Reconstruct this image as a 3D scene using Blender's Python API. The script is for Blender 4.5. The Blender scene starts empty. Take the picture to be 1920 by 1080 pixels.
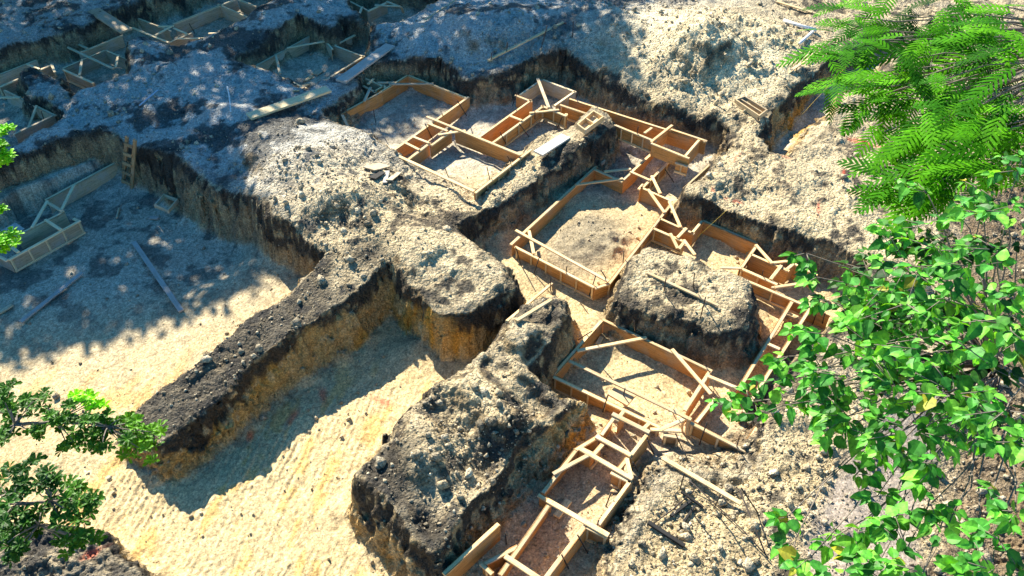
import bpy, math, random
import numpy as np
from mathutils import Vector, Matrix

random.seed(7); rng = np.random.default_rng(11)
scn = bpy.context.scene
COL = scn.collection
# ------------------------------------------------------------------ camera
FPX, PITCH, CAMZ = 1500.0, math.radians(42.6), 14.0
cd = bpy.data.cameras.new('camera'); cam = bpy.data.objects.new('camera', cd); COL.objects.link(cam)
cam.location = (0, 0, CAMZ); cam.rotation_euler = (math.pi/2 - PITCH, 0, 0)
cd.sensor_width = 36; cd.lens = 36*FPX/1920; cd.clip_end = 3000; cd.clip_start = .1
scn.camera = cam
# ------------------------------------------------------------------ sky + sun
SUN_EL, SUN_AZ = math.radians(36.5), math.radians(-30)     # azimuth from +Y, clockwise positive
w = bpy.data.worlds.new('World'); scn.world = w; w.use_nodes = True
nt = w.node_tree; bg = nt.nodes['Background']
sky = nt.nodes.new('ShaderNodeTexSky'); sky.sky_type = 'NISHITA'; sky.sun_disc = False
sky.sun_elevation = SUN_EL; sky.sun_rotation = SUN_AZ; sky.dust_density = .3; sky.ozone_density = 3.0; sky.air_density = 1.0
hsv = nt.nodes.new('ShaderNodeHueSaturation'); hsv.inputs['Saturation'].default_value = 1.35; hsv.inputs['Hue'].default_value = .494
nt.links.new(sky.outputs[0], hsv.inputs['Color']); nt.links.new(hsv.outputs[0], bg.inputs[0]); bg.inputs[1].default_value = .084
SDIR = Vector((math.sin(SUN_AZ)*math.cos(SUN_EL), math.cos(SUN_AZ)*math.cos(SUN_EL), math.sin(SUN_EL)))
sl = bpy.data.lights.new('sun', 'SUN'); sl.energy = 5.0; sl.angle = math.radians(.5); sl.color = (1, .92, .77)
so = bpy.data.objects.new('sun', sl); COL.objects.link(so); so.rotation_euler = SDIR.to_track_quat('Z', 'Y').to_euler(); so.location = SDIR*60
scn.view_settings.view_transform = 'Standard'; scn.view_settings.look = 'None'; scn.view_settings.gamma = 1
scn.view_settings.exposure = 1.36
scn.cycles.max_bounces = 5; scn.cycles.diffuse_bounces = 3; scn.cycles.transparent_max_bounces = 4

# ------------------------------------------------------------------ surveying helper: a sight line from the drone to a level z
CP, SP = math.cos(PITCH), math.sin(PITCH)
def ray(px, py):
    X = (px-960)/FPX; Y = (540-py)/FPX
    return np.array([X, CP+Y*SP, -SP+Y*CP])
def P(px, py, z):
    d = ray(px, py); return np.array([0, 0, CAMZ]) + d*((z-CAMZ)/d[2])
def Pd(px, py, dist):
    d = ray(px, py); return np.array([0, 0, CAMZ]) + d*dist/np.linalg.norm(d)

# ------------------------------------------------------------------ noise
def _h(ix, iy, iz, s):
    n = (ix*374761393 + iy*668265263 + iz*1274126177 + s*974711) & 0xffffffff
    n = ((n ^ (n >> 13))*1274126177) & 0xffffffff
    n = n ^ (n >> 16)
    return (n & 0xffff).astype(np.float32)/32767.5 - 1
def n2(x, y, s=0):
    ix = np.floor(x).astype(np.int64); iy = np.floor(y).astype(np.int64)
    fx = (x-ix).astype(np.float32); fy = (y-iy).astype(np.float32)
    u = fx*fx*(3-2*fx); v = fy*fy*(3-2*fy); z = np.zeros_like(ix)
    a = _h(ix, iy, z, s); b = _h(ix+1, iy, z, s); c = _h(ix, iy+1, z, s); d = _h(ix+1, iy+1, z, s)
    return a+(b-a)*u+(c-a)*v+(a-b-c+d)*u*v
def n3(x, y, z, s=0):
    iz = np.floor(z).astype(np.int64); fz = (z-iz).astype(np.float32); w_ = fz*fz*(3-2*fz)
    ix = np.floor(x).astype(np.int64); iy = np.floor(y).astype(np.int64)
    fx = (x-ix).astype(np.float32); fy = (y-iy).astype(np.float32)
    u = fx*fx*(3-2*fx); v = fy*fy*(3-2*fy)
    r = []
    for k in (0, 1):
        a = _h(ix, iy, iz+k, s); b = _h(ix+1, iy, iz+k, s); c = _h(ix, iy+1, iz+k, s); d = _h(ix+1, iy+1, iz+k, s)
        r.append(a+(b-a)*u+(c-a)*v+(a-b-c+d)*u*v)
    return r[0]+(r[1]-r[0])*w_
def fbm2(x, y, sc, oc=3, s=0):
    t = 0; a = 1; q = 0
    for k in range(oc):
        t = t + a*n2(x*sc, y*sc, s+k); q += a; a *= .5; sc *= 2.03
    return t/q
def sstep(t):
    t = np.clip(t, 0, 1); return t*t*(3-2*t)

# ------------------------------------------------------------------ terrain: rims of pits, trenches and earth blocks
def poly(s, z):
    r = []
    for a in s.split():
        v = a.split(','); zz = float(v[2]) if len(v) > 2 else z
        r.append(P(float(v[0]), float(v[1]), zz)[:2])
    return np.array(r)
def sdf(x, y, pg):                         # positive inside
    d = np.full(x.shape, 1e9, np.float32); ins = np.zeros(x.shape, bool)
    n = len(pg)
    for i in range(n):
        ax, ay = pg[i]; bx, by = pg[(i+1) % n]; ex, ey = bx-ax, by-ay
        px_ = x-ax; py_ = y-ay
        t = np.clip((px_*ex+py_*ey)/(ex*ex+ey*ey+1e-9), 0, 1)
        q = (px_-ex*t)**2+(py_-ey*t)**2
        np.minimum(d, q, out=d)
        c = ((ay > y) != (by > y))
        with np.errstate(divide='ignore', invalid='ignore'):
            c &= x < (bx-ax)*(y-ay)/(by-ay+1e-12)+ax
        ins ^= c
    d = np.sqrt(d); return np.where(ins, d, -d)
PIT_MAIN = poly('-500,520 -250,440 0,312,1.35 100,273,1.35 190,250,1.35 215,252,1.35 255,274,1.35 330,302,1.35 400,345,1.35 480,388,1.4 560,440 615,478 660,510 712,492 735,492 755,530 830,577 882,573 945,548 966,530,1.4 955,500,1.4 872,448,1.3 858,428,1.2 888,402,1.1 940,368,1.1 1000,332,1.15 1060,292,1.2 1130,250,1.35 1150,236,1.3 1200,236,.8 1300,262,.8 1340,292,1.3 1330,312,1.3 1289,343,1.2 1281,360,1.1 1298,370,1.05 1340,382,1.05 1370,392,1.05 1415,408,1.05 1460,425,1.05 1510,440,1.05 1560,455,1.05 1620,490,1.05 1645,540,1.05 1600,585,1 1560,625,1 1525,656,.9 1490,702,.9 1460,745,.85 1447,790,.7 1440,850,.65 1420,885,.6 1370,897,.6 1310,900,.6 1262,912,.6 1232,942,.6 1212,980,.65 1185,1025,.65 1140,1085,.7 1060,1190,.7 900,1500,.8 -700,1500,0 -900,900,0', 1.5)
PIT_U = poly('600,205,1.5 612,232,1.4 640,262,1.1 690,276,1 790,320,1 888,364,.9 945,332,.9 996,284,.9 1035,256,1 1075,240,1.2 1100,214,1.3 1118,205,1.3 1138,214,1.3 1150,234,1.3 1152,262,1 1230,300,.9 1330,300,1.3 1375,268,1.4 1376,246,1.5 1365,222,1.5 1300,203,1.5 1215,190,1.5 1150,152,1.6 1062,104,1.7 1000,108,1.7 930,138,1.7 873,146,1.7 830,112,1.7 760,108,1.7 700,108,1.7 672,128,1.6 672,160,1.5', 1.6)
PIT_C = poly('436,112,1.5 500,76,1.7 522,50,1.8 560,27,1.8 590,42,1.8 622,54,1.7 640,34,1.8 690,28,1.8 700,60,1.6 690,100,1.5 700,120,1.4 672,150,1.4 660,132,1.4 610,160,1.3 578,176,1.3 520,150,1.3', 1.6)
PIT_N = poly('-300,210,1.7 -60,118,1.7 0,92,1.7 70,74,1.7 130,58,1.7 215,18,1.7 330,-22,1.7 480,-70,1.7 540,-20,1.7 500,20,1.6 464,40,1.6 405,64,1.6 335,84,1.6 292,78,1.6 262,66,1.7 236,76,1.7 246,112,1.6 236,132,1.6 180,158,1.5 140,168,1.5 122,192,1.5 104,226,1.5 28,262,1.5 -200,360,1.5', 1.7)
ISL_N = poly('38,142 62,132 92,142 122,165 132,190 118,205 95,190 55,172', 1.5)
PIT_E = poly('1425,252,1.4 1440,217,1.4 1482,172,1.4 1562,114,1.4 1650,60,1.3 1700,90,1 1640,160,1 1585,186,1.1 1568,222,1.2 1530,262,1.3 1478,294,1.3 1440,285,1.4', 1.4)
PIT_T = poly('630,-30 655,8 690,40 735,42 790,20 860,-30', 1.8)
RIDGE = poly('250,775,.9 292,738,1.05 345,692,1.2 410,645,1.2 475,592,1.25 560,530,1.3 612,482,1.4 640,470 720,470 732,492 700,512,1.45 645,560,1.35 562,612,1.25 482,672,1.2 395,752,1.15 340,798,1.05 302,826,.9 268,806,.9', 1.5)
M1 = poly('900,655 940,612,1.4 985,572,1.35 1035,546,1.3 1060,556,1.3 1066,588,1.3 1040,628,1.3 1000,662,1.4 985,675 1015,695 1045,722 1072,737,1.2 1024,786,1.15 970,850,1.15 890,945,1.2 840,1005,1.25 812,1025 785,1003 742,950 702,905 672,880 680,858 722,818 772,762 830,715 870,690', 1.5)
M2 = poly('1205,468 1250,470 1300,488 1370,515 1405,532 1413,565 1385,612 1345,616 1285,596 1235,586 1180,574 1164,556 1170,525 1185,490', 1.05)
BL = poly('-400,950 -50,972 60,985 130,990 175,1012 215,1045 275,1092 340,1250 -400,1250', 1.0)
LEDGE = poly('-300,500 -100,415 0,378 90,338 215,284 240,288 215,262 190,252 100,278 0,316 -300,430', .75)

GC = np.array([list(P(a, b, z)) for a, b, z in (
 (300,240,1.4),(100,250,1.45),(420,200,1.65),(360,290,1.4),(200,235,1.4),(430,330,1.45),(280,190,1.6),(560,300,2.0),(620,350,2.15),(690,330,1.8),(500,270,1.9),(640,430,1.65),(760,430,1.6),
 (900,490,1.5),(840,400,1.15),(800,335,1.05),(900,380,.95),(960,340,.95),(1010,300,1.05),(1080,260,1.25),(1130,232,1.35),(560,200,1.5),(640,150,1.45),(720,100,1.55),
 (900,60,2.2),(820,70,1.9),(980,40,2.1),(1060,70,1.9),(1150,60,2.0),(880,135,1.7),(1000,104,1.7),(1120,130,1.65),(1220,150,1.7),(1230,180,1.45),(1370,205,1.45),(1320,285,1.3),(1400,300,1.35),
 (1480,330,1.4),(1600,350,1.4),(1350,375,1.08),(1420,400,1.1),(1500,430,1.1),(1360,335,1.3),(1480,390,1.25),(1640,460,1.15),(1700,600,1.1),(1560,680,.9),(1480,800,.85),(1500,960,.75),(1300,950,.62),(1220,1040,.68),(1400,910,.6),(1650,860,.7),(1850,900,.6),(1800,300,1.2),(1900,500,1.0),
 (1500,60,1.6),(1600,40,1.6),(1700,120,1.3),(480,130,1.6),(350,120,1.7),(100,40,1.8),(300,0,1.8),(560,20,1.9),(750,40,1.8),(0,290,1.4),
 (270,790,.9),(330,740,1.05),(420,660,1.2),(540,570,1.25),(670,500,1.45),(1000,600,1.35),(900,700,1.5),(830,800,1.6),(780,860,1.55),(930,800,1.5),(840,960,1.4),(720,870,1.35),(1030,765,1.1),(950,880,1.1),(870,965,1.2),(1250,520,1.1),(1340,570,1.08),(1200,560,1.05),(60,1040,1.0),(200,1080,.9),(-200,1080,1.),(-300,300,1.6),(2300,600,.8),(2200,200,1.2),(1000,-80,1.9))])
FC = np.array([list(P(a, b, z)) for a, b, z in (
 (1000,430,0),(1100,330,0),(1180,360,0),(1240,340,.02),(1200,480,0),(1060,600,0),(1130,700,0),(1300,750,0),(1450,600,0),(1380,480,0),(1500,540,0),(1100,900,.22),(1000,1050,.22),(1150,820,.18),(1060,1000,.22),(930,1100,.22),(1300,440,0),(920,450,.1),
 (1165,290,.25),(1235,300,.3),(1290,310,.3),(1160,250,.55),(1230,255,.65),(1300,272,.6),(1100,210,.7),(1000,200,.7),(920,260,.7),(860,300,.72),(760,200,.7),(700,230,.7),(800,260,.7),(960,170,.7),(882,348,.7),(800,292,.7),(940,300,.7),(980,262,.7),(830,240,.7),(1040,215,.7),(760,278,.72),(900,220,.7),(870,192,.7),(720,190,.7),(820,180,.7),(1040,180,.7),(1010,165,.7),(1130,200,.7),(880,272,.7),(960,225,.7),(1200,215,.7),(1340,240,.7),
 (560,130,.7),(620,100,.7),(650,60,.7),(180,120,.7),(100,90,.7),(30,140,.7),(30,200,.7),(380,50,.7),(280,50,.7),(460,10,.7),(700,10,.9),
 (1500,240,.45),(1450,270,.5),(1600,140,.7),(1560,200,.75),(1520,265,.9),(1660,80,.8),
 (100,430,0),(300,400,0),(400,480,0),(250,600,.1),(450,580,.25),(520,500,.3),(100,680,0),(300,900,0),(600,850,0),(800,660,0),(500,780,0),(100,950,0),(600,1060,0),(400,1300,0),(-300,700,0),(800,1060,0))])
def shep(x, y, C, p=3.0, soft=.35):
    num = np.zeros_like(x); den = np.zeros_like(x)
    for cx, cy, cz in C:
        w_ = 1/((x-cx)**2+(y-cy)**2+soft**2)**(p/2); num += w_*cz; den += w_
    return num/den
def gauss(x, y, px, py, z, r, ry=None, rot=0):
    c = P(px, py, z); dx = x-c[0]; dy = y-c[1]; ry = ry or r
    a = dx*math.cos(rot)+dy*math.sin(rot); b = -dx*math.sin(rot)+dy*math.cos(rot)
    return np.exp(-(a/r)**2-(b/ry)**2)
def terrain(x, y, detail=True):
    x = np.asarray(x, np.float64); y = np.asarray(y, np.float64)
    wx = x+.13*fbm2(x, y, 1.3, 3, 5)+.03*n2(x*9, y*9, 41); wy = y+.13*fbm2(x, y, 1.3, 3, 9)+.03*n2(x*9, y*9, 43)
    f = np.float32; X = wx.astype(f); Y = wy.astype(f)
    sd = {k: sdf(X, Y, v) for k, v in dict(main=PIT_MAIN, u=PIT_U, c=PIT_C, n=PIT_N, e=PIT_E, t=PIT_T, isl=ISL_N, ridge=RIDGE, m1=M1, m2=M2, bl=BL, ledge=LEDGE).items()}
    pit = np.maximum.reduce([sd[k] for k in ('main', 'u', 'c', 'n', 'e', 't')])
    blk = np.maximum.reduce([sd[k] for k in ('isl', 'ridge', 'm1', 'm2', 'bl')])
    high = np.maximum(-pit, blk)                        # >0 on undug ground
    G = shep(x, y, GC); Fl = shep(x, y, FC, 4.0, .3)
    G = G + .95*gauss(x, y, 1335, 48, 2.4, 2.5, 2.3, .4)*(1+.12*fbm2(x, y, 1.1, 3, 78)) + .55*gauss(x, y, 1280, 110, 1.8, 1.3) + .5*gauss(x, y, 1100, 40, 2, 1.8) + .45*gauss(x, y, 880, 40, 2, 1.6)
    G = G + .3*gauss(x, y, 335, 285, 1.8, .6) + .4*gauss(x, y, 600, 310, 2, 1.1, .8) + .35*gauss(x, y, 690, 385, 1.8, .8) + .25*gauss(x, y, 780, 470, 1.6, .9)
    # ruts across the big block at the bottom
    c = P(900, 780, 1.5); u_ = (x-c[0])*.80-(y-c[1])*.60; v_ = (x-c[0])*.6+(y-c[1])*.8
    rut = np.sin(v_*3.6+.5*np.sin(u_*1.3)+.6*fbm2(x, y, .8, 2, 77))
    m1 = sstep((sd['m1'])/.35)
    G = G + m1*(.22*rut - .28*gauss(x, y, 880, 900, 1.5, 1.1, .55, -.6) + .22*gauss(x, y, 760, 880, 1.5, .7, .5))
    G = G - .09*sstep((.22-high)/.22)*(.5+.6*n2(x*2.5, y*2.5, 3))     # worn rims
    Fl = Fl + .19*gauss(x, y, 1085, 448, .3, 1.3, .95, .9)*(1+.8*fbm2(x, y, 1.6, 3, 71))+.2*gauss(x, y, 1155, 450, .3, .55)*(1+.9*fbm2(x, y, 2.2, 3, 72)) + .16*gauss(x, y, 790, 655, .1, .8, .5) 
    wdt = np.full(x.shape, .24)
    wdt = wdt + .55*sstep((gauss(x, y, 1300, 920, .5, 3.2, 2.2)-.2)*2) + .3*gauss(x, y, 450, 400, .8, 1.8, 1.0) + .7*gauss(x, y, 1540, 270, .8, 1.3) + .25*gauss(x, y, 1550, 680, .5, 2)
    wdt = wdt - .08*gauss(x, y, 960, 940, .8, 2.2, .8, -.96) - .3*gauss(x, y, 1345, 400, .8, .8)
    wdt = wdt + .10 + .16*fbm2(x, y, 1.3, 2, 21) + .42*gauss(x, y, 390, 350, .8, 1.7, 1.0) + .22*gauss(x, y, 900, 560, .8, 1.2) + .3*gauss(x, y, 300, 810, .5, .9)+ .22*gauss(x, y, 740, 980, .5, 1.6) + .5*gauss(x, y, 650, 250, 1, 1.2)
    wdt = np.maximum(wdt, .14)
    t = np.clip((high+wdt)/wdt, 0, 1); t = .35*t+.65*sstep(t)
    # foot of walls gathers loose earth
    Fl = Fl + .16*np.exp(-np.maximum(-high-wdt, 0)/.22)*(.6+.6*n2(x*3, y*3, 31))
    z = Fl+(G-Fl)*t
    wm = np.clip(4*t*(1-t), 0, 1)
    if detail: z = z + wm*(G-Fl)*(.20*fbm2(x, y, 2.6, 3, 73)+.16*n2(x*8.3, y*8.3, 74)+.08*n2(x*15, y*15, 75))
    led = .75*sstep((sd['ledge'])/.2+.5)
    z = np.where((sd['ledge'] > -.3), np.maximum(z, led), z)
    if detail:
        hi = sstep((high+.2)/.3)
        z = z + hi*(.15*fbm2(x, y, .8, 3, 50)+.03*n2(x*3.1, y*3.1, 51)*(1+n2(x*.7, y*.7, 53)))
        z = z + (1-hi)*(.035*fbm2(x, y, 1.2, 3, 54))
    return z, dict(sd=sd, high=high, t=t, G=G, F=Fl, wdt=wdt, pit=pit)
def zat(x, y):
    return float(terrain(np.array([x]), np.array([y]))[0][0])
def PT(px, py, off=0.0):                               # point of the ground seen along a sight line
    d = ray(px, py); d = d/np.linalg.norm(d)
    s = np.arange(13, 45, .04); pts = np.array([0, 0, CAMZ])+d*s[:, None]
    z = terrain(pts[:, 0], pts[:, 1])[0]
    i = np.argmax(pts[:, 2] < z)
    return np.array([pts[i, 0], pts[i, 1], z[i]+off])

# ------------------------------------------------------------------ node helpers
def mat(name):
    m = bpy.data.materials.new(name); m.use_nodes = True
    n = m.node_tree; return m, n, n.nodes['Principled BSDF']
def N(n, t, **k):
    o = n.nodes.new('ShaderNode'+t)
    for a, b in k.items(): setattr(o, a, b)
    return o
def L(n, a, b): n.links.new(a, b)
def noise_node(n, vec, scale, detail=4, rough=.6):
    o = N(n, 'TexNoise'); o.inputs['Scale'].default_value = scale; o.inputs['Detail'].default_value = detail; o.inputs['Roughness'].default_value = rough
    if vec: L(n, vec, o.inputs['Vector'])
    return o
def ramp(n, src, stops):
    r = N(n, 'ValToRGB'); L(n, src, r.inputs[0]); e = r.color_ramp.elements
    while len(e) < len(stops): e.new(.5)
    for i, (p, c) in enumerate(stops): e[i].position = p; e[i].color = (*c, 1)
    return r
def mul(n, a, b, fac=1.0, mode='MULTIPLY'):
    m = N(n, 'Mix', data_type='RGBA', blend_type=mode); m.inputs[0].default_value = fac
    L(n, a, m.inputs[6]); L(n, b, m.inputs[7]); return m.outputs[2]

def soil_material():
    m, n, b = mat('earth')
    at = N(n, 'Attribute', attribute_name='soil'); tc = N(n, 'TexCoord')
    a = noise_node(n, tc.outputs['Object'], 9, 6, .7); f = noise_node(n, tc.outputs['Object'], 34, 5, .75)
    vo = N(n, 'TexVoronoi'); vo.inputs['Scale'].default_value = 13; L(n, tc.outputs['Object'], vo.inputs['Vector'])
    vo2 = N(n, 'TexVoronoi'); vo2.inputs['Scale'].default_value = 30; L(n, tc.outputs['Object'], vo2.inputs['Vector'])
    c = mul(n, at.outputs['Color'], ramp(n, a.outputs[0], [(.28, (.55, .53, .5)), (.5, (1, 1, 1)), (.72, (1.25, 1.2, 1.12))]).outputs[0])
    c = mul(n, c, ramp(n, f.outputs[0], [(.3, (.55, .52, .48)), (.48, (1, 1, 1)), (.7, (1.3, 1.28, 1.22))]).outputs[0])
    vcol = mul(n, c, ramp(n, vo2.outputs['Color'], [(.1, (.68, .66, .62)), (.6, (1.05, 1.05, 1.05)), (.95, (1.4, 1.38, 1.34))]).outputs[0])
    L(n, vcol, b.inputs['Base Color']); b.inputs['Roughness'].default_value = .95; b.inputs['Specular IOR Level'].default_value = .15
    h = N(n, 'Math', operation='MULTIPLY_ADD'); L(n, vo.outputs['Distance'], h.inputs[0]); h.inputs[1].default_value = -.9; L(n, a.outputs[0], h.inputs[2])
    h2 = N(n, 'Math', operation='MULTIPLY_ADD'); L(n, vo2.outputs['Distance'], h2.inputs[0]); h2.inputs[1].default_value = -.45; L(n, h.outputs[0], h2.inputs[2])
    h3 = N(n, 'Math', operation='MULTIPLY_ADD'); L(n, f.outputs[0], h3.inputs[0]); h3.inputs[1].default_value = .5; L(n, h2.outputs[0], h3.inputs[2])
    bp = N(n, 'Bump'); L(n, at.outputs['Alpha'], bp.inputs['Strength']); bp.inputs['Distance'].default_value = .05
    L(n, h3.outputs[0], bp.inputs['Height']); L(n, bp.outputs[0], b.inputs['Normal'])
    return m
SOIL = soil_material()
def wood_material(name, base, dark, rough=.75, grey=(.34, .31, .26), wear=.35):
    m, n, b = mat(name); tc = N(n, 'TexCoord'); oi = N(n, 'ObjectInfo')
    ad = N(n, 'VectorMath', operation='ADD'); L(n, tc.outputs['Object'], ad.inputs[0]); L(n, oi.outputs['Location'], ad.inputs[1])
    mp = N(n, 'Mapping'); mp.inputs['Scale'].default_value = (1.2, 22, 22); L(n, ad.outputs[0], mp.inputs['Vector'])
    g = noise_node(n, mp.outputs[0], 1.6, 5, .65); g2 = noise_node(n, ad.outputs[0], 2.6, 4, .6); g3 = noise_node(n, ad.outputs[0], 22, 3, .6)
    c = ramp(n, g.outputs[0], [(.3, dark), (.52, base), (.75, tuple(min(1, v*1.25) for v in base))]).outputs[0]
    mx = N(n, 'Mix', data_type='RGBA'); L(n, c, mx.inputs[6]); mx.inputs[7].default_value = (*grey, 1)
    k = ramp(n, g2.outputs[0], [(.48, (0, 0, 0)), (.68, (wear,)*3)]); L(n, k.outputs[0], mx.inputs[0])
    c = mul(n, mx.outputs[2], ramp(n, oi.outputs['Random'], [(0, (.75, .75, .76)), (.5, (1, .98, .95)), (1, (1.18, 1.14, 1.08))]).outputs[0])
    c = mul(n, c, ramp(n, g3.outputs[0], [(.3, (.72, .7, .68)), (.45, (1, 1, 1))]).outputs[0])
    L(n, c, b.inputs['Base Color']); b.inputs['Roughness'].default_value = rough; b.inputs['Specular IOR Level'].default_value = .25
    bp = N(n, 'Bump'); bp.inputs['Strength'].default_value = .3; bp.inputs['Distance'].default_value = .01; L(n, g.outputs[0], bp.inputs['Height']); L(n, bp.outputs[0], b.inputs['Normal'])
    return m
W_PINE = wood_material('pine_lumber', (.78, .57, .30), (.54, .34, .15), grey=(.56, .50, .40), wear=.55)
W_PLY = wood_material('form_plywood', (.60, .30, .095), (.34, .155, .045), .65, (.44, .33, .21), .65)
W_OLD = wood_material('weathered_wood', (.58, .46, .30), (.34, .25, .15), .85, (.52, .49, .43), .7)
W_RAIL = wood_material('weathered_rail', (.85, .68, .42), (.62, .46, .26), .85, (.72, .66, .54), .35)  # weathered tone, lightened to lift the rails out of deep shade
W_GREY = wood_material('grey_plank', (.52, .49, .43), (.38, .34, .29), .8, (.58, .57, .54), .7)
W_RED = wood_material('red_wood', (.34, .10, .06), (.2, .06, .04), .8)
W_CHAR = wood_material('charred_wood', (.03, .028, .026), (.012, .012, .012), .8, (.06, .06, .06))
def plain(name, col, rough=.6, metal=0):
    m, n, b = mat(name); tc = N(n, 'TexCoord'); a = noise_node(n, tc.outputs['Object'], 14, 4, .6)
    cc = N(n, 'RGB'); cc.outputs[0].default_value = (*col, 1)
    L(n, mul(n, cc.outputs[0], ramp(n, a.outputs[0], [(.3, (.7,)*3), (.7, (1.2,)*3)]).outputs[0]), b.inputs['Base Color'])
    b.inputs['Roughness'].default_value = rough; b.inputs['Metallic'].default_value = metal; return m
STEEL = plain('rusty_steel', (.035, .024, .02), .7)
STRING = plain('yellow_string', (.62, .42, .06), .8)
PIPE = plain('white_plastic', (.8, .8, .78), .45)
BARK = plain('bark', (.20, .165, .13), .9)
TWIG = plain('green_twig', (.13, .16, .06), .8)
def leaf_material(name, trans=.27, sheen=.2, rg=.48):
    m, n, b = mat(name); at = N(n, 'Attribute', attribute_name='leaf')
    tc = N(n, 'TexCoord'); nz = noise_node(n, tc.outputs['Object'], 26, 3, .6)
    lc = mul(n, at.outputs['Color'], ramp(n, nz.outputs[0], [(.3, (.55, .6, .6)), (.5, (1, 1, 1)), (.72, (1.35, 1.25, 1.1))]).outputs[0])
    L(n, lc, b.inputs['Base Color']); b.inputs['Roughness'].default_value = rg; b.inputs['Specular IOR Level'].default_value = sheen
    tr = N(n, 'BsdfTranslucent'); hs = N(n, 'HueSaturation'); hs.inputs['Hue'].default_value = .485; hs.inputs['Value'].default_value = 1.7; hs.inputs['Saturation'].default_value = 1.1
    L(n, lc, hs.inputs['Color']); L(n, hs.outputs[0], tr.inputs['Color'])
    mx = N(n, 'MixShader'); mx.inputs[0].default_value = trans; L(n, b.outputs[0], mx.inputs[1]); L(n, tr.outputs[0], mx.inputs[2])
    L(n, mx.outputs[0], n.nodes['Material Output'].inputs['Surface']); return m
LEAF = leaf_material('leaf'); FERN = leaf_material('feathery_leaf', .3, .08, .7)

# ------------------------------------------------------------------ object helpers
def tag(o, label=None, cat=None, group=None, kind=None):
    for k, v in (('label', label), ('category', cat), ('group', group), ('kind', kind)):
        if v: o[k] = v
    return o
def empty(name, loc, label=None, cat=None, group=None):
    o = bpy.data.objects.new(name, None); o.empty_display_size = .3; COL.objects.link(o); o.location = tuple(float(v) for v in loc)
    return tag(o, label, cat, group)
def mk(name, verts, faces, m, parent=None, smooth=False, cols=None, attr='leaf'):
    me = bpy.data.meshes.new(name)
    if isinstance(verts, np.ndarray) and isinstance(faces, np.ndarray):
        k = faces.shape[1]
        me.vertices.add(len(verts)); me.vertices.foreach_set('co', np.ascontiguousarray(verts, np.float32).ravel())
        me.loops.add(faces.size); me.loops.foreach_set('vertex_index', np.ascontiguousarray(faces, np.int32).ravel())
        me.polygons.add(len(faces)); me.polygons.foreach_set('loop_start', np.arange(0, faces.size, k, dtype=np.int32))
        me.update(calc_edges=True)
    else:
        me.from_pydata([tuple(map(float, v)) for v in verts], [], faces)
    if cols is not None:
        a = me.attributes.new(attr, 'FLOAT_COLOR', 'POINT')
        cols = np.asarray(cols); c = np.ones((len(verts), 4), np.float32); c[:, :cols.shape[1]] = cols; a.data.foreach_set('color', c.ravel())
    if smooth: me.polygons.foreach_set('use_smooth', np.ones(len(me.polygons), bool))
    me.materials.append(m)
    o = bpy.data.objects.new(name, me); COL.objects.link(o)
    if parent is not None: o.parent = parent
    return o
def box_geo(l, w_, h, x0=0, bev=.006):
    b = min(bev, w_*.2, h*.2); v = []; f = []
    ring = [(-w_/2+b, -h/2), (w_/2-b, -h/2), (w_/2, -h/2+b), (w_/2, h/2-b), (w_/2-b, h/2), (-w_/2+b, h/2), (-w_/2, h/2-b), (-w_/2, -h/2+b)]
    for x in (x0, x0+l):
        v += [(x, a, c) for a, c in ring]
    f = [tuple(range(7, -1, -1)), tuple(range(8, 16))]+[(i, (i+1) % 8, 8+(i+1) % 8, 8+i) for i in range(8)]
    return v, f
def beam(name, p0, p1, w_, h, m, parent=None, roll=0.0, base=None):
    """a straight squared timber from p0 to p1: local x runs along it, so the grain does too"""
    p0 = Vector(p0); p1 = Vector(p1); d = p1-p0; l = d.length; x = d.normalized()
    up = Vector((0, 0, 1)) if abs(x.z) < .95 else Vector((0, 1, 0))
    y = up.cross(x).normalized(); z = x.cross(y)
    M = Matrix((x, y, z)).transposed().to_4x4() @ Matrix.Rotation(roll, 4, 'X'); M.translation = p0
    v, f = box_geo(l, w_, h); o = mk(name, v, f, m, parent)
    if parent is not None:
        q = parent
        W = Matrix.Identity(4)
        chain = []
        while q is not None: chain.append(q); q = q.parent
        for q in reversed(chain): W = W @ q.matrix_basis
        o.matrix_basis = W.inverted() @ M
    else: o.matrix_basis = M
    return o
def tube_geo(pts, radii, n=6):
    V = []; F = []; pts = [Vector(p) for p in pts]
    for i, p in enumerate(pts):
        d = (pts[min(i+1, len(pts)-1)]-pts[max(i-1, 0)]).normalized()
        a = d.orthogonal().normalized(); b = d.cross(a)
        for k in range(n):
            t = 2*math.pi*k/n; V.append(p+(a*math.cos(t)+b*math.sin(t))*radii[i])
    for i in range(len(pts)-1):
        for k in range(n): F.append((i*n+k, i*n+(k+1) % n, (i+1)*n+(k+1) % n, (i+1)*n+k))
    F.append(tuple(range(n-1, -1, -1))); F.append(tuple(range((len(pts)-1)*n, len(pts)*n)))
    return V, F
class MB:
    def __init__(s): s.v = []; s.f = []
    def add(s, V, F):
        b = len(s.v); s.v += list(V); s.f += [tuple(i+b for i in q) for q in F]

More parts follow.
